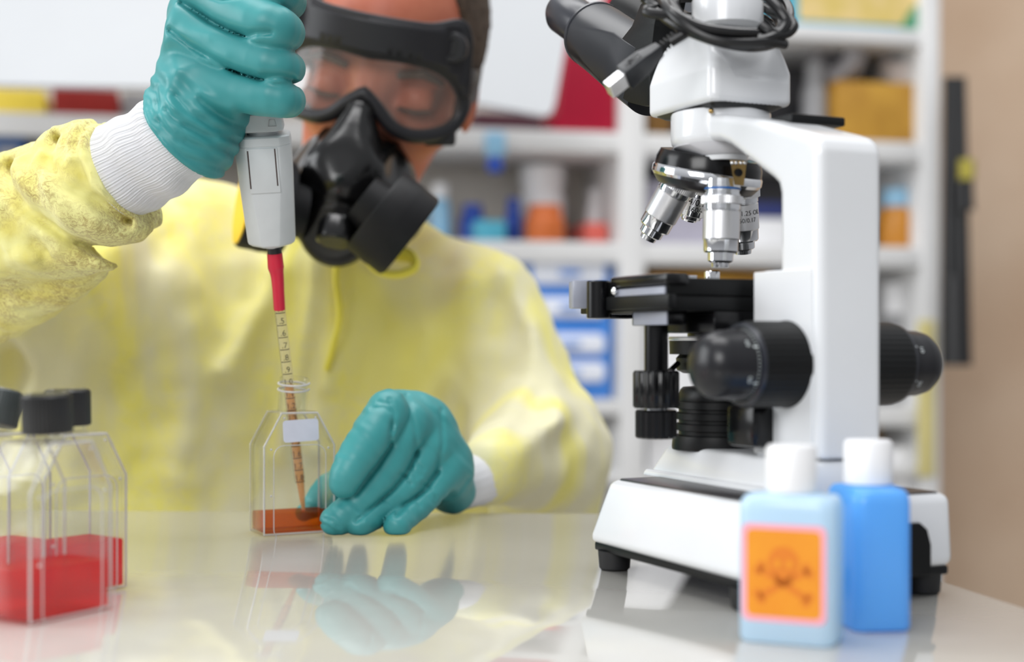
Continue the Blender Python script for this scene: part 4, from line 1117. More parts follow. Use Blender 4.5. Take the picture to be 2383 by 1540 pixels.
# nonwoven gown: pale fibrous yellow, thin enough to pass some light
def gown_mat(name, ca, cb, cc, s1, s2, transl, amt, stretch=(1, 1, 1), fth=(.42, .70)):
    m, nt, out = new_mat(name)
    tc = nt.nodes.new('ShaderNodeTexCoord'); mp = nt.nodes.new('ShaderNodeMapping'); mp.inputs['Scale'].default_value = stretch
    nt.links.new(tc.outputs['Object'], mp.inputs['Vector'])
    n1 = nt.nodes.new('ShaderNodeTexNoise'); n1.inputs['Scale'].default_value = s1; n1.inputs['Detail'].default_value = 3; n1.inputs['Distortion'].default_value = 1.2
    n2 = nt.nodes.new('ShaderNodeTexNoise'); n2.inputs['Scale'].default_value = s2; n2.inputs['Detail'].default_value = 8; n2.inputs['Roughness'].default_value = .75; n2.inputs['Distortion'].default_value = 1.5
    n3 = nt.nodes.new('ShaderNodeTexNoise'); n3.inputs['Scale'].default_value = s1 * 1.4; n3.inputs['Detail'].default_value = 2
    nt.links.new(mp.outputs['Vector'], n1.inputs['Vector']); nt.links.new(tc.outputs['Object'], n2.inputs['Vector']); nt.links.new(tc.outputs['Object'], n3.inputs['Vector'])
    r1 = nt.nodes.new('ShaderNodeValToRGB'); r1.color_ramp.elements[0].position = .40; r1.color_ramp.elements[0].color = ca; r1.color_ramp.elements[1].position = .60; r1.color_ramp.elements[1].color = cb
    r2 = nt.nodes.new('ShaderNodeMapRange'); r2.inputs['From Min'].default_value = fth[0]; r2.inputs['From Max'].default_value = fth[1]
    r3 = nt.nodes.new('ShaderNodeMapRange'); r3.inputs['From Min'].default_value = .40; r3.inputs['From Max'].default_value = .60
    nt.links.new(n1.outputs['Fac'], r1.inputs['Fac']); nt.links.new(n2.outputs['Fac'], r2.inputs['Value']); nt.links.new(n3.outputs['Fac'], r3.inputs['Value'])
    mx = nt.nodes.new('ShaderNodeMix'); mx.data_type = 'RGBA'
    ml = nt.nodes.new('ShaderNodeMath'); ml.operation = 'MULTIPLY'; m2 = nt.nodes.new('ShaderNodeMath'); m2.operation = 'MULTIPLY'; m2.inputs[1].default_value = amt
    nt.links.new(r2.outputs[0], ml.inputs[0]); nt.links.new(r3.outputs[0], ml.inputs[1]); nt.links.new(ml.outputs[0], m2.inputs[0]); nt.links.new(m2.outputs[0], mx.inputs['Factor'])
    nt.links.new(r1.outputs['Color'], mx.inputs['A']); mx.inputs['B'].default_value = cc
    b = nt.nodes.new('ShaderNodeBsdfPrincipled'); b.inputs['Roughness'].default_value = .7; b.inputs['Specular IOR Level'].default_value = .25
    b.inputs['Sheen Weight'].default_value = .3
    t = nt.nodes.new('ShaderNodeBsdfTranslucent')
    nt.links.new(mx.outputs['Result'], b.inputs['Base Color']); nt.links.new(mx.outputs['Result'], t.inputs['Color'])
    bp = nt.nodes.new('ShaderNodeBump'); bp.inputs['Strength'].default_value = .35; bp.inputs['Distance'].default_value = .0015
    nt.links.new(n2.outputs['Fac'], bp.inputs['Height']); nt.links.new(bp.outputs['Normal'], b.inputs['Normal'])
    ms = nt.nodes.new('ShaderNodeMixShader'); ms.inputs['Fac'].default_value = transl
    nt.links.new(b.outputs[0], ms.inputs[1]); nt.links.new(t.outputs[0], ms.inputs[2]); nt.links.new(ms.outputs[0], out.inputs['Surface'])
    return m
M_GOWN = gown_mat('yellow_gown', srgb(236, 231, 192), srgb(252, 244, 132), srgb(232, 228, 204), 9, 60, .10, .5, (1, 1, .40))
M_TIE = plain('yellow_tie', 244, 232, 90, .7)
M_SLEEVE = gown_mat('yellow_sleeve', srgb(250, 246, 168), srgb(240, 230, 132), srgb(170, 140, 78), 20, 260, .10, .75, (1, 1, 1), (.42, .62))

person = thing('person', (P(800, 900, 1.15).x, 1.16, -.75), 'person in yellow gown, goggles, black respirator and teal gloves, bending over a flask', 'person')

# ---- head: local axes x right, y back, z up, origin between the eyes
HC = P(862, 212, 1.0)
def rot(ax, deg): return Matrix.Rotation(math.radians(deg), 3, ax)
HR = rot('Y', 11) @ rot('X', 16) @ rot('Z', -3)
HM = Matrix.Translation(HC) @ HR.to_4x4()
HRn = np.array(HR, dtype=np.float32); HCn = np.array(HC, dtype=np.float32)
def to_head(p): return (p - HCn) @ HRn
def H(x, y, z): return HM @ Vector((x, y, z))
def skull(q):
    d = s_ell(q, (0, .088, .040), (.0620, .092, .086))
    d = smin(d, s_ell(q, (0, .056, -.024), (.047, .058, .060)), .026)
    d = smin(d, s_ell(q, (0, .030, -.088), (.028, .030, .024)), .04)
    for s in (-1, 1):
        d = smin(d, s_ell(q, (s * .042, .030, -.022), (.015, .016, .013)), .02)
    return d
def head_fn(p):
    q = to_head(p)
    d = skull(q)
    d = smin(d, s_cap(q, (-.040, .012, .020), (.040, .012, .020), .008, .008), .022)      # brow
    for s in (-1, 1):
        d = smax(d, -s_ell(q, (s * .032, -.004, -.002), (.017, .012, .012)), .012)      # sockets
        d = smin(d, s_ell(q, (s * .032, .013, -.001), (.0125, .0125, .0118)), .003)     # eyelids
        d = smin(d, s_cap(q, (s * .043, .006, -.0055), (s * .021, .003, -.0065), .0022, .0022), .003)
        d = smin(d, s_ell(q, (s * .060, .092, -.005), (.006, .014, .024)), .008)        # ears
    d = smin(d, s_cap(q, (0, .002, .004), (0, -.020, -.038), .0075, .0125), .014)        # nose
    d = smin(d, s_ell(q, (0, -.008, -.066), (.024, .010, .0055)), .008)                  # lips
    d = smin(d, s_ell(q, (0, -.006, -.076), (.020, .010, .006)), .006)
    nk0, nk1 = H(-.022, .085, -.05), P(800, 640, 1.15)
    d = smin(d, s_cap(p, nk0, nk1, .038, .046), .03)
    # trunk and arms hidden by the gown
    d = smin(d, s_chain(p, [P(800, 640, 1.14), P(795, 900, 1.17), P(790, 1300, 1.19)], [.046, .070, .080]), .04)
    d = smin(d, s_chain(p, [P(890, 680, 1.14), P(1120, 745, 1.12), P(1250, 1040, 1.06), P(1200, 1085, .97), P(1120, 1105, .905)], [.030, .030, .022, .014, .010]), .03)
    d = smin(d, s_chain(p, [P(730, 660, 1.14), P(440, 625, 1.12), P(150, 620, 1.02), P(-170, 600, .89), P(-10, 525, .80), P(300, 412, .745)], [.030, .030, .028, .024, .019, .015]), .03)
    return d
body = sdf_obj('body', head_fn, (-.40, .68, -.10), (.24, 1.30, .36), .004, M_SKIN, person)
# eyes and brows
for s in (-1, 1):
    e = MB(); e.tube([H(s * .049, .004, .014), H(s * .036, -.005, .019), H(s * .018, -.006, .015)], [.0022, .0034, .0026], 10); e.build('eyebrow', M_HAIR, person)
    e = MB(); e.tube([H(s * .045, .0015, -.006), H(s * .034, -.0012, -.0085), H(s * .021, -.0002, -.0075)], [.0009, .0013, .0009], 8); e.build('eyelashes', M_HAIR, person)
def hair_fn(p):
    q = to_head(p)
    d = skull(q) - .0035
    cut = np.maximum(.052 - .30 * np.maximum(q[:, 2], -.05) - q[:, 1] + 0 * q[:, 0], -.05 - q[:, 2])
    front = q[:, 1] - .052 + .02 * np.clip((q[:, 2] - .02) / .05, 0, 1)
    hl = np.minimum(front, q[:, 2] - .098)
    top = q[:, 2] - .105 + .25 * np.clip(q[:, 1] - .02, 0, .2)
    m = np.maximum(-front, -.03 - q[:, 2])
    m = np.minimum(m, -top)
    return np.maximum(d, m) + .0012 * vnoise(q, 260)
hair = sdf_obj('hair', hair_fn, tuple(np.array(HC) - .16), tuple(np.array(HC) + .21), .004, M_HAIR, person)

# ---- goggles: outline traced on a curved face sheet
def gy(x): return -.026 + .046 * (abs(x) / .078) ** 2.2
def on_sheet(px, py, off=0.0):
    x, z = 0.0, 0.0
    for _ in range(12):
        y = gy(x) + off
        d = (HM @ Vector((x, y, z))).y
        wx = (px - CX) / FPX * d - HC.x; wz = CAMZ - (py - HY) / FPX * d - HC.z
        a, b, c, e = HR[0][0], HR[0][2], HR[2][0], HR[2][2]
        r1 = wx - HR[0][1] * y; r2 = wz - HR[2][1] * y
        det = a * e - b * c; x = (r1 * e - b * r2) / det; z = (a * r2 - c * r1) / det
    return x, z
def sheet(x, z, off=0.0): return H(x, gy(x) + off, z)
lens_r = [(858, 122), (940, 132), (1010, 152), (1054, 184), (1074, 230), (1066, 274), (1030, 308), (960, 318), (908, 296), (874, 252), (852, 226)]
lp = [on_sheet(*p) for p in lens_r]
x0 = min(p[0] for p in (lp[0], lp[-1]))
lp = [(max(p[0] - x0, .0) if i in (0, len(lp) - 1) else p[0] - x0 * .5, p[1]) for i, p in enumerate(lp)]
lp[0] = (0.0, lp[0][1]); lp[-1] = (0.0, lp[-1][1] + .002)
def smooth2(pts, n=5, closed=True): return [(v.x, v.y) for v in crom([Vector((p[0], p[1], 0)) for p in pts], n, closed)]
half = smooth2(lp, 5, False)
outl = half + [(-x, z) for x, z in half[::-1][1:-1]]
def fill_sheet(poly, off, step=.006):
    xs = [p[0] for p in poly]; zs = [p[1] for p in poly]
    def inside(x, z):
        c = False; n = len(poly)
        for i in range(n):
            a, b = poly[i], poly[i - 1]
            if (a[1] > z) != (b[1] > z) and x < (b[0] - a[0]) * (z - a[1]) / (b[1] - a[1]) + a[0]: c = not c
        return c
    pts = [Vector(p) for p in poly]; n = len(pts)
    x = min(xs)
    while x < max(xs):
        z = min(zs)
        while z < max(zs):
            if inside(x, z): pts.append(Vector((x, z)))
            z += step
        x += step
    v, e, f, *_ = delaunay_2d_cdt(pts, [(i, (i + 1) % n) for i in range(n)], [list(range(n))], 1, 1e-6)
    return MB().add([sheet(q.x, q.y, off) for q in v], f)
gog = MB().tube([sheet(x, z, .004) for x, z in outl], .0052, 12, closed=True, flat=1.0)
gg = gog.build('goggles', M_GOGF, person, label='dark rubber goggle frame')
fill_sheet(outl, .001).build('goggle_lens', M_LENS, gg, label='hazy clear goggle lens')
# skirt of the goggles back to the face
sk = MB(); n = len(outl)
ra = [sheet(x, z, .004) for x, z in outl]; rb = [H(x * 1.03, gy(x) + .024 + .01 * abs(x) / .07, z * 1.03) for x, z in outl]
sk.add(ra + rb, [(i, (i + 1) % n, n + (i + 1) % n, n + i) for i in range(n)]).build('goggle_skirt', M_GOGF, gg, solid=.002)
# brow band above the lens
bt = [on_sheet(*p) for p in ((880, 44), (950, 56), (1010, 62), (1066, 53), (1086, 66), (1093, 100), (1090, 150), (1086, 212), (1078, 228))]
bb = [q for q in half if q[1] > lp[4][1] - .001]
k_ = (bt[1][1] - bt[0][1]) / (bt[1][0] - bt[0][0])
bt = [(0.0, bt[0][1] - k_ * bt[0][0])] + [p for p in bt if p[0] > .008]
bh = bt[:]
bh = smooth2(bh, 4, False)
bpoly = bh + [(x, z) for x, z in bb[::-1]]
bpoly = bh + bb[::-1][:-1] + [(-x, z) for x, z in bb[1:]] [0:0]
lower = bb[::-1]
ring_ = bh + lower + [(-x, z) for x, z in lower[::-1][1:]] + [(-x, z) for x, z in bh[::-1][:-1]]
band = fill_sheet(ring_, -.001)
bo = band.build('brow_band', M_GOGF, gg, solid=.005)
tpx = [sheet(x, z, -.001) for x, z in bh[::-1] if True]
tpl = [sheet(-x, z, -.001) for x, z in bh[1:]]
MB().tube([sheet(x, z, 0) for x, z in bh[::-1]] + tpl, .0028, 8).build('band_rim', M_GOGF, gg)
for (px, py) in ((1054, 110), ):
    x, z = on_sheet(px, py)
    for s in (1, -1):
        c = sheet(s * x, z, -.004); nrm = (H(s * x * .9, gy(x) - .03, z) - c).normalized()
        MB().lathe([(.011, -.004), (.011, .001), (.0095, .0022), (.006, .0022), (.0055, .0008), (0, .0008)], 32, axis_mat(c, nrm)).build('vent_button', M_GOGF, gg)
# strap round the head, buckle at the lower right corner
st = []
for k in range(25):
    t = PI * (-.10 + 1.2 * k / 24)
    st.append(H(.067 * math.cos(t), .055 + .126 * math.sin(t) if math.sin(t) > -1 else 0, .012 - .010 * math.sin(t)))
strap = MB(); hwv = HR @ Vector((0, 0, .012))
vs = [p + hwv for p in st] + [p - hwv for p in st]; n = len(st)
strap.add(vs, [(i, i + 1, n + i + 1, n + i) for i in range(n - 1)]).build('head_strap', M_GOGF, gg, solid=.002)
x, z = on_sheet(1018, 322)
for s in (1, -1):
    c = sheet(s * x, z, .012); MB().box(-.011, .011, -.008, .010, -.006, .005, .002, 2, axis_mat(c, HR @ Vector((-.2 * s, 0, 1)))).build('strap_buckle', M_GOGF, gg)

# ---- respirator
def resp_fn(p):
    q = to_head(p)
    d = s_cap(q, (0, -.026, -.012), (0, -.050, -.058), .010, .027)
    d = smin(d, s_cap(q, (0, -.050, -.058), (0, -.046, -.092), .027, .026), .012)
    d = smin(d, s_ell(q, (0, -.008, -.068), (.046, .038, .044)), .020)
    ax_ = np.abs(q[:, 0]); qq = q.copy(); qq[:, 0] = ax_
    d = smin(d, s_cap(qq, (.016, -.036, -.075), (.034, -.026, -.078), .023, .022), .012)
    # facets
    for n_, c_ in (((.55, -.80, .10), .0560), ((.0, -.86, .50), .0330), ((0, -.96, -.22), .0820)):
        nv = np.array(n_, dtype=np.float32); nv /= np.linalg.norm(nv)
        d = smax(d, qq @ nv - c_, .006)
    d = np.where(True, d - .0016 * np.exp(-((ax_ - .026) / .0028) ** 2) * (q[:, 2] < -.02), d)
    d = d + .0014 * np.exp(-((q[:, 2] + .068 + .12 * ax_) / .0024) ** 2) * (ax_ < .03)
    return d
resp = sdf_obj('respirator_mask', resp_fn, tuple(np.array(HC) + np.array((-.11, -.10, -.15))), tuple(np.array(HC) + np.array((.10, .07, .03))), .0026, M_RESP, person, 'glossy black half mask')
def cartridge(c, axd, face_mat, lab):
    ax_ = axd.normalized(); Mx = axis_mat(c, ax_)
    h = .0148; r = .0318
    b = MB(); b.lathe([(r * .55, -h - .012), (r * .6, -h), (r * .97, -h), (r, -h + .002), (r, h - .002), (r * .97, h), (0, h)], 72, Mx)
    o = b.build('filter_cartridge', M_FILT, resp, lab)
    MB().lathe([(r * 1.005, -h * .2), (r * 1.012, 0), (r * 1.005, h * .2)], 72, Mx).build('filter_seam', M_FILT, resp)
    MB().lathe([(r * .93, h), (r * .93, h + .0008), (r * .8, h + .0012), (0, h + .0012)], 64, Mx).build('filter_face', face_mat, resp)
cr = P(914, 520, .945)
axr = Vector((.76, .11, -.60))
cartridge(cr, axr, M_FILT, 'dark grey filter cartridge')
lc = HM.inverted() @ cr; axl = HR.inverted() @ axr
cl = P(618, 476, .955); axl2 = HR @ Vector((-axl.x, axl.y, axl.z))
cartridge(cl, Vector((-.90, -.34, .16)), M_YEL, 'filter cartridge with yellow rim')
vc = P(782, 545, .938)
MB().lathe([(.0105, -.010), (.0125, -.006), (.0125, .005), (.0105, .0065), (0, .0065)], 40, axis_mat(vc, Vector((-.1, -.35, -1)))).build('exhalation_valve', M_RESP, resp)

# ---- gown
def pl(pts, d): return [np.array(P(x, y, d)) for x, y in pts]
folds = [   # ridges fanning down from the neck and across the chest: (points, height, width)
    ([(745, 600), (720, 760), (690, 900), (650, 1060)], .006, .010), ([(790, 590), (775, 760), (760, 860), (730, 1040)], .008, .012),
    ([(830, 610), (815, 760), (770, 900)], .007, .009), ([(860, 640), (840, 780), (790, 930), (770, 1050)], .006, .012),
    ([(900, 640), (930, 760), (900, 900)], .005, .014), ([(960, 660), (990, 780), (1000, 900), (980, 1060)], .006, .016),
    ([(1180, 640), (1240, 760), (1230, 880), (1150, 1000)], .009, .014), ([(1240, 760), (1280, 880), (1290, 960)], .006, .012),
    ([(1150, 620), (1050, 700), (960, 860)], .006, .018), ([(1290, 950), (1200, 1010), (1130, 1100)], .008, .014),
    ([(300, 600), (280, 760), (240, 900), (250, 1100)], .008, .016), ([(180, 720), (190, 860), (150, 1000)], .009, .013),
    ([(430, 640), (470, 760), (480, 900), (440, 1100)], .007, .018), ([(560, 620), (580, 800), (560, 1000)], .006, .018),
    ([(350, 560), (320, 680), (330, 820)], .008, .012), ([(60, 800), (80, 950), (50, 1100)], .009, .014), ([(640, 640), (610, 720), (540, 860)], .006, .012),
    ([(1080, 600), (1110, 760), (1090, 900), (1100, 1060)], .005, .018)]
foldsW = [(pl(a, 1.06), h, w_) for a, h, w_ in folds]
def gown_fn(p):
    d = s_ell(p, P(800, 1110, 1.165), (.160, .100, .205))
    d = smin(d, s_ell(p, P(795, 870, 1.150), (.120, .085, .12)), .04)
    d = smin(d, s_chain(p, [P(880, 612, 1.14), P(1005, 660, 1.13), P(1126, 732, 1.12), P(1215, 880, 1.085), P(1268, 1060, 1.05)], [.046, .048, .052, .048, .046]), .04)
    d = smin(d, s_chain(p, [P(1268, 1060, 1.05), P(1215, 1080, .98), P(1140, 1102, .91)], [.047, .040, .027]), .03)
    d = smin(d, s_chain(p, [P(740, 590, 1.13), P(590, 585, 1.13), P(440, 600, 1.12), P(250, 760, 1.07), P(80, 950, 1.04), P(60, 1260, 1.04)], [.046, .046, .050, .060, .070, .075]), .05)
    d = smin(d, s_cap(p, P(1268, 1060, 1.06), P(1256, 1290, 1.08), .046, .050), .03)
    d = smin(d, s_ell(p, P(330, 1050, 1.10), (.10, .07, .19)), .06)
    d = smin(d, s_chain(p, [P(440, 600, 1.12), P(160, 640, 1.03), P(-170, 640, .91)], [.052, .054, .048]), .04)
    d = smin(d, s_chain(p, [P(780, 590, 1.088), P(785, 690, 1.11)], [.050, .062]), .03)
    near = d < .03
    if near.any():
        q = p[near]; e = np.zeros(len(q), dtype=np.float32)
        for pts, h, w_ in foldsW: e += 1.3 * h * np.exp(-(line_dist(q, pts) / (.8 * w_)) ** 2)
        e += -.006 + .0050 * vnoise(q * np.array((1, .6, .55), dtype=np.float32), 26) + .0022 * vnoise(q + 3.1, 60) + .008 * vnoise(q * np.array((1, .5, .4), dtype=np.float32) + 7, 11)
        d = d.copy(); d[near] -= e
    return d
gown = sdf_obj('gown', gown_fn, (-.46, .84, -.14), (.16, 1.30, .26), .0048, M_GOWN, person, 'pale yellow nonwoven gown')
# tie loop under the filter cartridge
tl_ = crom([P(800, 560, 1.035), P(850, 600, 1.03), P(885, 632, 1.02), P(930, 638, 1.015), P(966, 622, 1.015), P(958, 598, 1.02), P(925, 590, 1.03), P(880, 590, 1.035)], 8)
MB().tube(tl_, .0060, 10, flat=.5).build('gown_tie', M_TIE, gown)
MB().tube(crom([P(800, 560, 1.035), P(782, 640, 1.032), P(790, 740, 1.036), P(760, 860, 1.04)], 8), .0052, 10, flat=.4).build('gown_tie', M_TIE, gown)

# ---- raised arm: sleeve, knit cuff
creases = [([(150, 335), (158, 400), (205, 452), (262, 482), (318, 520)], .0075, .0042), ([(8, 385), (40, 445), (93, 494), (190, 560), (255, 585), (330, 590)], .012, .0050),
           ([(100, 372), (130, 440), (160, 500)], .003, .006), ([(240, 290), (222, 360), (250, 450), (312, 520)], .004, .0030),
           ([(60, 560), (140, 580), (220, 590)], .003, .005), ([(0, 470), (60, 520), (120, 580)], .004, .006), ([(180, 330), (200, 400), (240, 440)], .003, .005)]
crW = [(pl(a, .76), h, w_) for a, h, w_ in creases]
def sleeve_fn(p):
    d = s_chain(p, [P(330, 384, .744), P(215, 450, .756)], [.0285, .0350])
    d = smin(d, s_chain(p, [P(215, 450, .756), P(120, 492, .770), P(-10, 520, .80), P(-190, 560, .86)], [.036, .0360, .0400, .046]), .012)
    d = smin(d, s_cap(p, P(262, 520, .752), P(180, 530, .762), .0155, .0200), .012)
    d = smin(d, s_chain(p, [P(255, 560, .775), P(130, 610, .80), P(-30, 660, .84), P(-200, 700, .88)], [.010, .0240, .034, .040]), .004)
    near = d < .02
    if near.any():
        q = p[near]; e = np.zeros(len(q), dtype=np.float32)
        for pts, h, w_ in crW: e -= h * np.exp(-(line_dist(q, pts) / w_) ** 2)
        e += .0035 * vnoise(q, 42) + .0016 * vnoise(q + 5, 95) + .0007 * vnoise(q, 240)
        d = d.copy(); d[near] -= e
    hem = np.array((.90, -.22, .38), dtype=np.float32)
    c = (p - np.array(P(279, 405, .745), dtype=np.float32)) @ (hem / np.linalg.norm(hem))
    return smax(d, c + .0010 * vnoise(p, 120), .003)
sleeve = sdf_obj('sleeve', sleeve_fn, (-.40, .68, .05), (-.17, .93, .26), .0018, M_SLEEVE, gown, 'crumpled yellow sleeve of the raised arm')
ca_, cb_ = P(270, 406, .750), P(442, 309, .738)
cax = (cb_ - ca_).normalized(); CMt = axis_mat(ca_, cax, (0, 0, 1)); CL = (cb_ - ca_).length
cuff = MB(); nz_, nt_ = 90, 240
prof = []
for i in range(nz_ + 1):
    t = i / nz_; prof.append(t)
vs = []
for t in prof:
    rx = .0282 - .0022 * t - .0008 * math.sin(t * PI) - .0034 * max(0, t - .72) / .28
    for k in range(nt_):
        a = 2 * PI * k / nt_
        r = rx * (1 + .010 * math.cos(100 * a + .8 * math.sin(9 * t))) + .0006 * math.sin(3 * a + 9 * t) + .0008 * math.sin(17 * t + 2 * math.cos(a))
        vs.append(CMt @ Vector((r * math.cos(a) * .93, r * math.sin(a) * 1.0, t * CL)))
fs = [(i * nt_ + k, i * nt_ + (k + 1) % nt_, (i + 1) * nt_ + (k + 1) % nt_, (i + 1) * nt_ + k) for i in range(nz_) for k in range(nt_)]
cuff.add(vs, fs).build('knit_cuff', M_CUFF, person, 'white ribbed knit cuff')

# ---- gloved hand gripping the pipette
pxm = .735 / FPX
def rp_(v, d=.72): return v * d / FPX
gr_creases = [   # (px polyline, depth of groove, width)
    ([(395, 70), (450, 112), (510, 150), (562, 178), (620, 200), (694, 199)], .0022, .0016), ([(415, 0), (460, 30), (499, 60), (550, 88), (600, 107), (655, 108)], .0024, .0016),
    ([(485, -8), (512, 8), (537, 19), (575, 18), (610, 8)], .0024, .0016),
    ([(475, 240), (505, 265), (540, 282), (566, 284)], .0016, .0022), ([(400, 265), (440, 300), (500, 322), (560, 318)], .0011, .0018), ([(380, 290), (430, 335), (490, 352), (548, 345)], .0011, .0018),
    ([(370, 240), (400, 290), (445, 330)], .0009, .0016), ([(385, 320), (440, 372), (500, 388), (545, 374)], .0009, .0013), ([(365, 200), (372, 240), (384, 290)], .0008, .0014),
    ([(415, 230), (450, 270), (500, 300), (556, 305)], .0010, .0018)]
gr_ridges = [([(400, 20), (380, 92)], .001, .004), ([(420, 172), (470, 150), (540, 155)], .0008, .004), ([(417, 172), (405, 215), (412, 262)], .0016, .0045), ([(383, 96), (430, 82), (500, 96)], .0008, .004),
             ([(392, 190), (402, 240), (430, 290)], .0010, .0022), ([(376, 215), (388, 270), (420, 320)], .0009, .0018), ([(480, 230), (540, 262)], .0014, .0040)]
grW = [(pl(a, .725), h, w_) for a, h, w_ in gr_creases]; grR = [(pl(a, .725), h, w_) for a, h, w_ in gr_ridges]
def grip_fn(p):
    F = None
    fingers = [
        ([P(545, -70, .722), P(640, -22, .708), P(672, 5, .738), P(650, 12, .758)], [48, 46, 42, 38]),
        ([P(480, -20, .728), P(560, 30, .712), P(640, 66, .702), P(668, 78, .728), P(640, 82, .752)], [56, 54, 52, 42, 38]),
        ([P(445, 70, .732), P(545, 118, .716), P(646, 154, .705), P(672, 160, .730), P(640, 162, .754)], [54, 50, 45, 38, 36]),
        ([P(445, 185, .734), P(560, 214, .720), P(652, 231, .710), P(674, 234, .732), P(640, 234, .754)], [56, 49, 43, 36, 34])]
    for pts, rad in fingers:
        d = s_smooth(p, pts, [rp_(r) for r in rad])
        F = d if F is None else smin(F, d, .0016)
    pal = s_cap(p, P(482, 40, .748), P(470, 200, .750), rp_(94), rp_(87))
    pal = smin(pal, s_cap(p, P(468, 200, .750), P(440, 312, .739), rp_(90), rp_(105)), .02)
    pal = smin(pal, s_cap(p, P(478, 270, .744), P(406, 342, .739), rp_(87), rp_(106)), .02)
    pal = smin(pal, s_ell(p, P(560, 130, .770), (.020, .022, .030)), .02)
    d = smin(F, pal, .009)
    d = smin(d, s_chain(p, [P(540, 200, .772), P(600, 60, .772), P(640, -40, .760)], [rp_(58), rp_(48), rp_(42)]), .008)   # thumb, far side
    # cut for the cuff opening: plane across the wrist
    near = d < .012
    if near.any():
        q = p[near]; e = np.zeros(len(q), dtype=np.float32)
        for pts, h, w_ in grW: e -= h * np.exp(-(line_dist(q, pts) / w_) ** 2)
        for pts, h, w_ in grR: e += h * np.exp(-(line_dist(q, pts) / w_) ** 2)
        e += .0005 * vnoise(q, 90)
        c = (q - np.array(P(455, 330, .74), dtype=np.float32)) @ np.array((.62, 0, .78), dtype=np.float32)
        wz = np.exp(-((c - .008) / .016) ** 2)
        e += .0006 * wz * np.sin(c * 760 + 3 * vnoise(q, 45) + 60 * (q[:, 0] + .17)) + .0006 * wz * vnoise(q * np.array((1, 1, 2.2), dtype=np.float32), 110)
        d = d.copy(); d[near] -= e
    return d
GCUT_P = np.array(P(428, 321, .739), dtype=np.float32)
wn = np.array((.74, -.30, .60), dtype=np.float32); wn /= np.linalg.norm(wn)
def grip_cut(p):
    d = grip_fn(p)
    # curved hem: drops towards the lower right
    c = (p - GCUT_P) @ wn + .012 * (((p[:, 0] - GCUT_P[0]) / .03) ** 2) * 0
    hem = np.exp(-((c - .002) / .0012) ** 2) * .0007
    return smax(d - hem, -c, .001)
glove = sdf_obj('glove', grip_cut, (-.235, .665, .155), (-.085, .815, .32), .0012, M_GLOVE, person, 'teal glove gripping the pipette')

# ---- gloved hand beside the flask
gl_cr = [([(915, 985), (908, 1040), (880, 1085), (835, 1145)], .0014, .0013), ([(965, 1060), (945, 1105), (915, 1140), (870, 1178), (835, 1205)], .0018, .0013), ([(1013, 1110), (985, 1150), (945, 1175), (925, 1195)], .0018, .0013),
         ([(905, 930), (918, 960), (912, 1000)], .0010, .0014), ([(1020, 962), (1026, 1040), (1012, 1110)], .0010, .0015), ([(938, 925), (958, 975), (966, 1020), (965, 1065)], .0010, .0016), ([(1085, 1130), (1060, 1165), (1030, 1180)], .0008, .0016),
         ([(752, 1212), (770, 1216), (792, 1232)], .0012, .0010), ([(762, 1200), (785, 1204), (795, 1218)], .0009, .0010), ([(835, 1195), (850, 1205)], .0008, .0010), ([(885, 1160), (905, 1172)], .0007, .0009), ([(965, 1078), (982, 1096)], .0010, .0009), ([(950, 1094), (966, 1116)], .0010, .0009), ([(940, 1112), (952, 1128)], .0009, .0009), ([(980, 1130), (996, 1148)], .0009, .0010), ([(1000, 1148), (1010, 1166)], .0009, .0010), ([(965, 1165), (975, 1182)], .0008, .0009), ([(880, 935), (905, 940)], .0006, .0010), ([(865, 950), (895, 948), (910, 958)], .0007, .0010), ([(770, 1225), (795, 1240)], .0006, .0009), ([(955, 1090), (975, 1110)], .0008, .0010), ([(930, 1105), (955, 1130)], .0008, .0010), ([(990, 1160), (1005, 1180)], .0006, .0010)]
glW = [(pl(a, .79), h, w_) for a, h, w_ in gl_cr]
r8 = lambda v: v * .79 / FPX
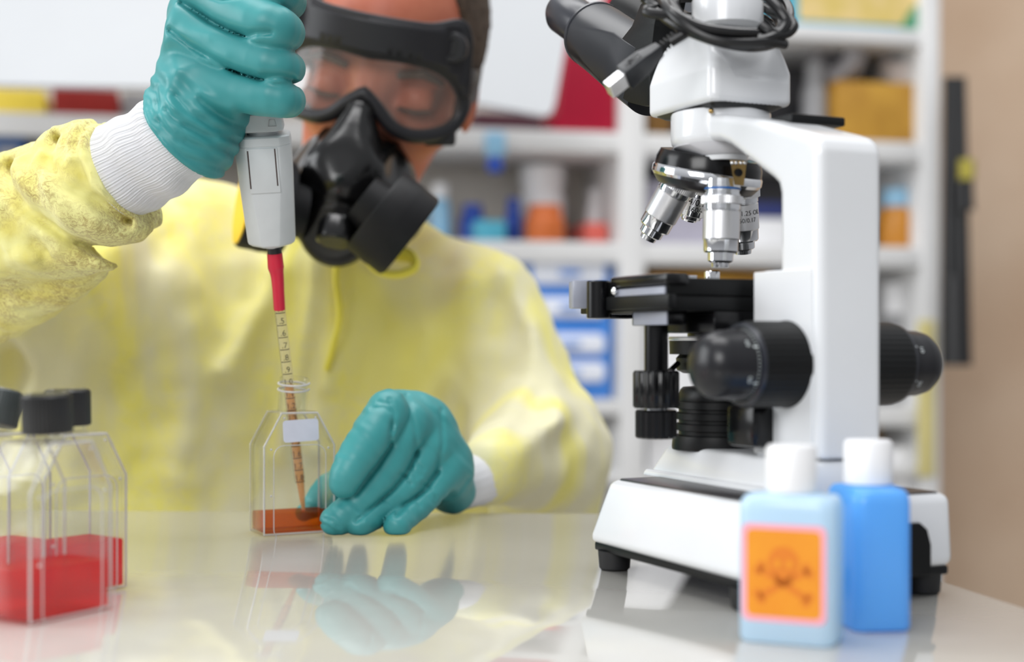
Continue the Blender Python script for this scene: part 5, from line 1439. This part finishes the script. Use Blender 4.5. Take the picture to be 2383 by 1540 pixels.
def rest_fn(p):
    F = None
    fingers = [
        ([P(905, 958, .803), P(852, 1034, .786), P(812, 1095, .779), P(800, 1124, .778)], [54, 50, 42, 36]),
        ([P(950, 985, .812), P(893, 1092, .799), P(832, 1170, .789), P(783, 1212, .7835)], [54, 49, 42, 37.5]),
        ([P(990, 1045, .821), P(940, 1128, .807), P(880, 1184, .796), P(838, 1215, .7845)], [50, 43, 38, 36]),
        ([P(1030, 1100, .828), P(990, 1158, .814), P(950, 1197, .800), P(924, 1221, .7865)], [44, 36, 32, 31])]
    for pts, rad in fingers:
        d = s_smooth(p, pts, [r8(r) for r in rad])
        F = d if F is None else smin(F, d, .0008)
    pal = s_chain(p, [P(918, 964, .822), P(978, 1002, .832), P(1030, 1075, .836)], [r8(58), r8(64), r8(58)], .02)
    pal = smin(pal, s_chain(p, [P(960, 1010, .838), P(1030, 1110, .850), P(1062, 1148, .877)], [r8(62), r8(54), r8(44)]), .02)
    pal = smin(pal, s_cap(p, P(1035, 1090, .846), P(1050, 1140, .864), r8(54), r8(48)), .015)
    d = smin(F, pal, .006)
    th = s_chain(p, [P(930, 1060, .840), P(840, 1100, .840), P(768, 1148, .834), P(708, 1192, .824)], [r8(54), r8(50), r8(44), r8(22)], .006)
    d = smin(d, th, .006)
    near = d < .010
    if near.any():
        q = p[near]; e = np.zeros(len(q), dtype=np.float32)
        for pts, h, w_ in glW: e -= h * np.exp(-(line_dist(q, pts) / w_) ** 2)
        dv_ = (q - np.array(P(1000, 1050, .79), dtype=np.float32)) @ np.array((.62, .2, .76), dtype=np.float32); e += .0004 * vnoise(q, 80) + .0005 * vnoise(np.stack([dv_ * 3.2, q[:, 0] * .8, q[:, 1] * .8], 1), 90)
        d = d.copy(); d[near] -= e
    d = smax(d, .0004 - p[:, 2], .0015)
    return smax(d, (p - np.array(P(1062, 1150, .885), dtype=np.float32)) @ np.array((.35, .93, 0), dtype=np.float32), .001)
rest = sdf_obj('glove', rest_fn, (-.135, .755, -.004), (-.012, .905, .095), .0012, M_GLOVE, person, 'teal glove with fingertips on the table beside the flask')
cw = axis_mat(P(1060, 1135, .868), P(1135, 1104, .912) - P(1060, 1135, .868), (0, 0, 1))
MB().lathe([(.0115, 0), (.0145, .004), (.0165, .03), (.0175, .05)], 60, cw, ripple=lambda t, z: .012 * math.cos(40 * t)).build('knit_cuff', M_CUFF, person, 'white knit cuff of the lower hand')
# ------------------------------------------------------------------ light, camera
wd = bpy.data.worlds.new('daylight'); scene.world = wd; wd.use_nodes = True
nt = wd.node_tree; nt.nodes.clear()
wo = nt.nodes.new('ShaderNodeOutputWorld'); bg = nt.nodes.new('ShaderNodeBackground')
tc = nt.nodes.new('ShaderNodeTexCoord'); sp = nt.nodes.new('ShaderNodeSeparateXYZ'); rp = nt.nodes.new('ShaderNodeValToRGB')
mr = nt.nodes.new('ShaderNodeMapRange'); mr.inputs['From Min'].default_value = -1; mr.inputs['From Max'].default_value = 1
nt.links.new(tc.outputs['Generated'], sp.inputs[0]); nt.links.new(sp.outputs['Z'], mr.inputs['Value']); nt.links.new(mr.outputs[0], rp.inputs['Fac'])
e = rp.color_ramp.elements; e[0].position = .30; e[0].color = (.25, .25, .26, 1); e[1].position = .75; e[1].color = (.95, .97, 1, 1)
nt.links.new(rp.outputs[0], bg.inputs['Color']); bg.inputs['Strength'].default_value = .62
nt.links.new(bg.outputs[0], wo.inputs[0])
def area(name, loc, target, sx, sy, power, col=(1, 1, 1)):
    l = bpy.data.lights.new(name, 'AREA'); l.shape = 'RECTANGLE'; l.size = sx; l.size_y = sy; l.energy = power; l.color = col
    o = bpy.data.objects.new(name, l); COL.objects.link(o); o.location = loc
    o.rotation_euler = (Vector(target) - Vector(loc)).to_track_quat('-Z', 'Y').to_euler()
    return o
area('ceiling_lamp', (-.2, .6, 1.9), (-.1, .95, 0), 1.4, .8, 22)
area('window_light_left', (-1.9, .75, .75), (0, .9, .05), 1.0, 1.2, 19, (.95, .98, 1))
area('shelf_fill_light', (-.1, 1.75, 2.2), (.0, 2.45, .2), 2.4, .7, 32)  # unseen area light added overhead to brighten the shelves
area('front_fill_light', (-.75, -1.1, .9), (0, .8, .1), 1.0, .8, 21)  # added softbox behind the camera, raised to brighten the gown

cam = bpy.data.cameras.new('camera'); co = bpy.data.objects.new('camera', cam); COL.objects.link(co)
co.location = (0, 0, CAMZ); co.rotation_euler = (PI / 2, 0, 0)
cam.sensor_fit = 'HORIZONTAL'; cam.sensor_width = 36.0; cam.lens = 36.0 * FPX / 2383.0
cam.shift_y = (800 - 770) / 2383.0; cam.shift_x = 0
cam.clip_start = .02; cam.clip_end = 50
cam.dof.use_dof = True; cam.dof.focus_distance = .716; cam.dof.aperture_fstop = 4.8
scene.camera = co
vs_ = scene.view_settings; vs_.view_transform = 'Standard'; vs_.look = 'None'; vs_.gamma = 1.0; vs_.exposure = 0.0; vs_.use_curve_mapping = False
scene.cycles.use_denoising = True
scene.cycles.transparent_max_bounces = 24; scene.cycles.max_bounces = 12; scene.cycles.sample_clamp_indirect = 4.0
scene.cycles.caustics_reflective = False; scene.cycles.caustics_refractive = False
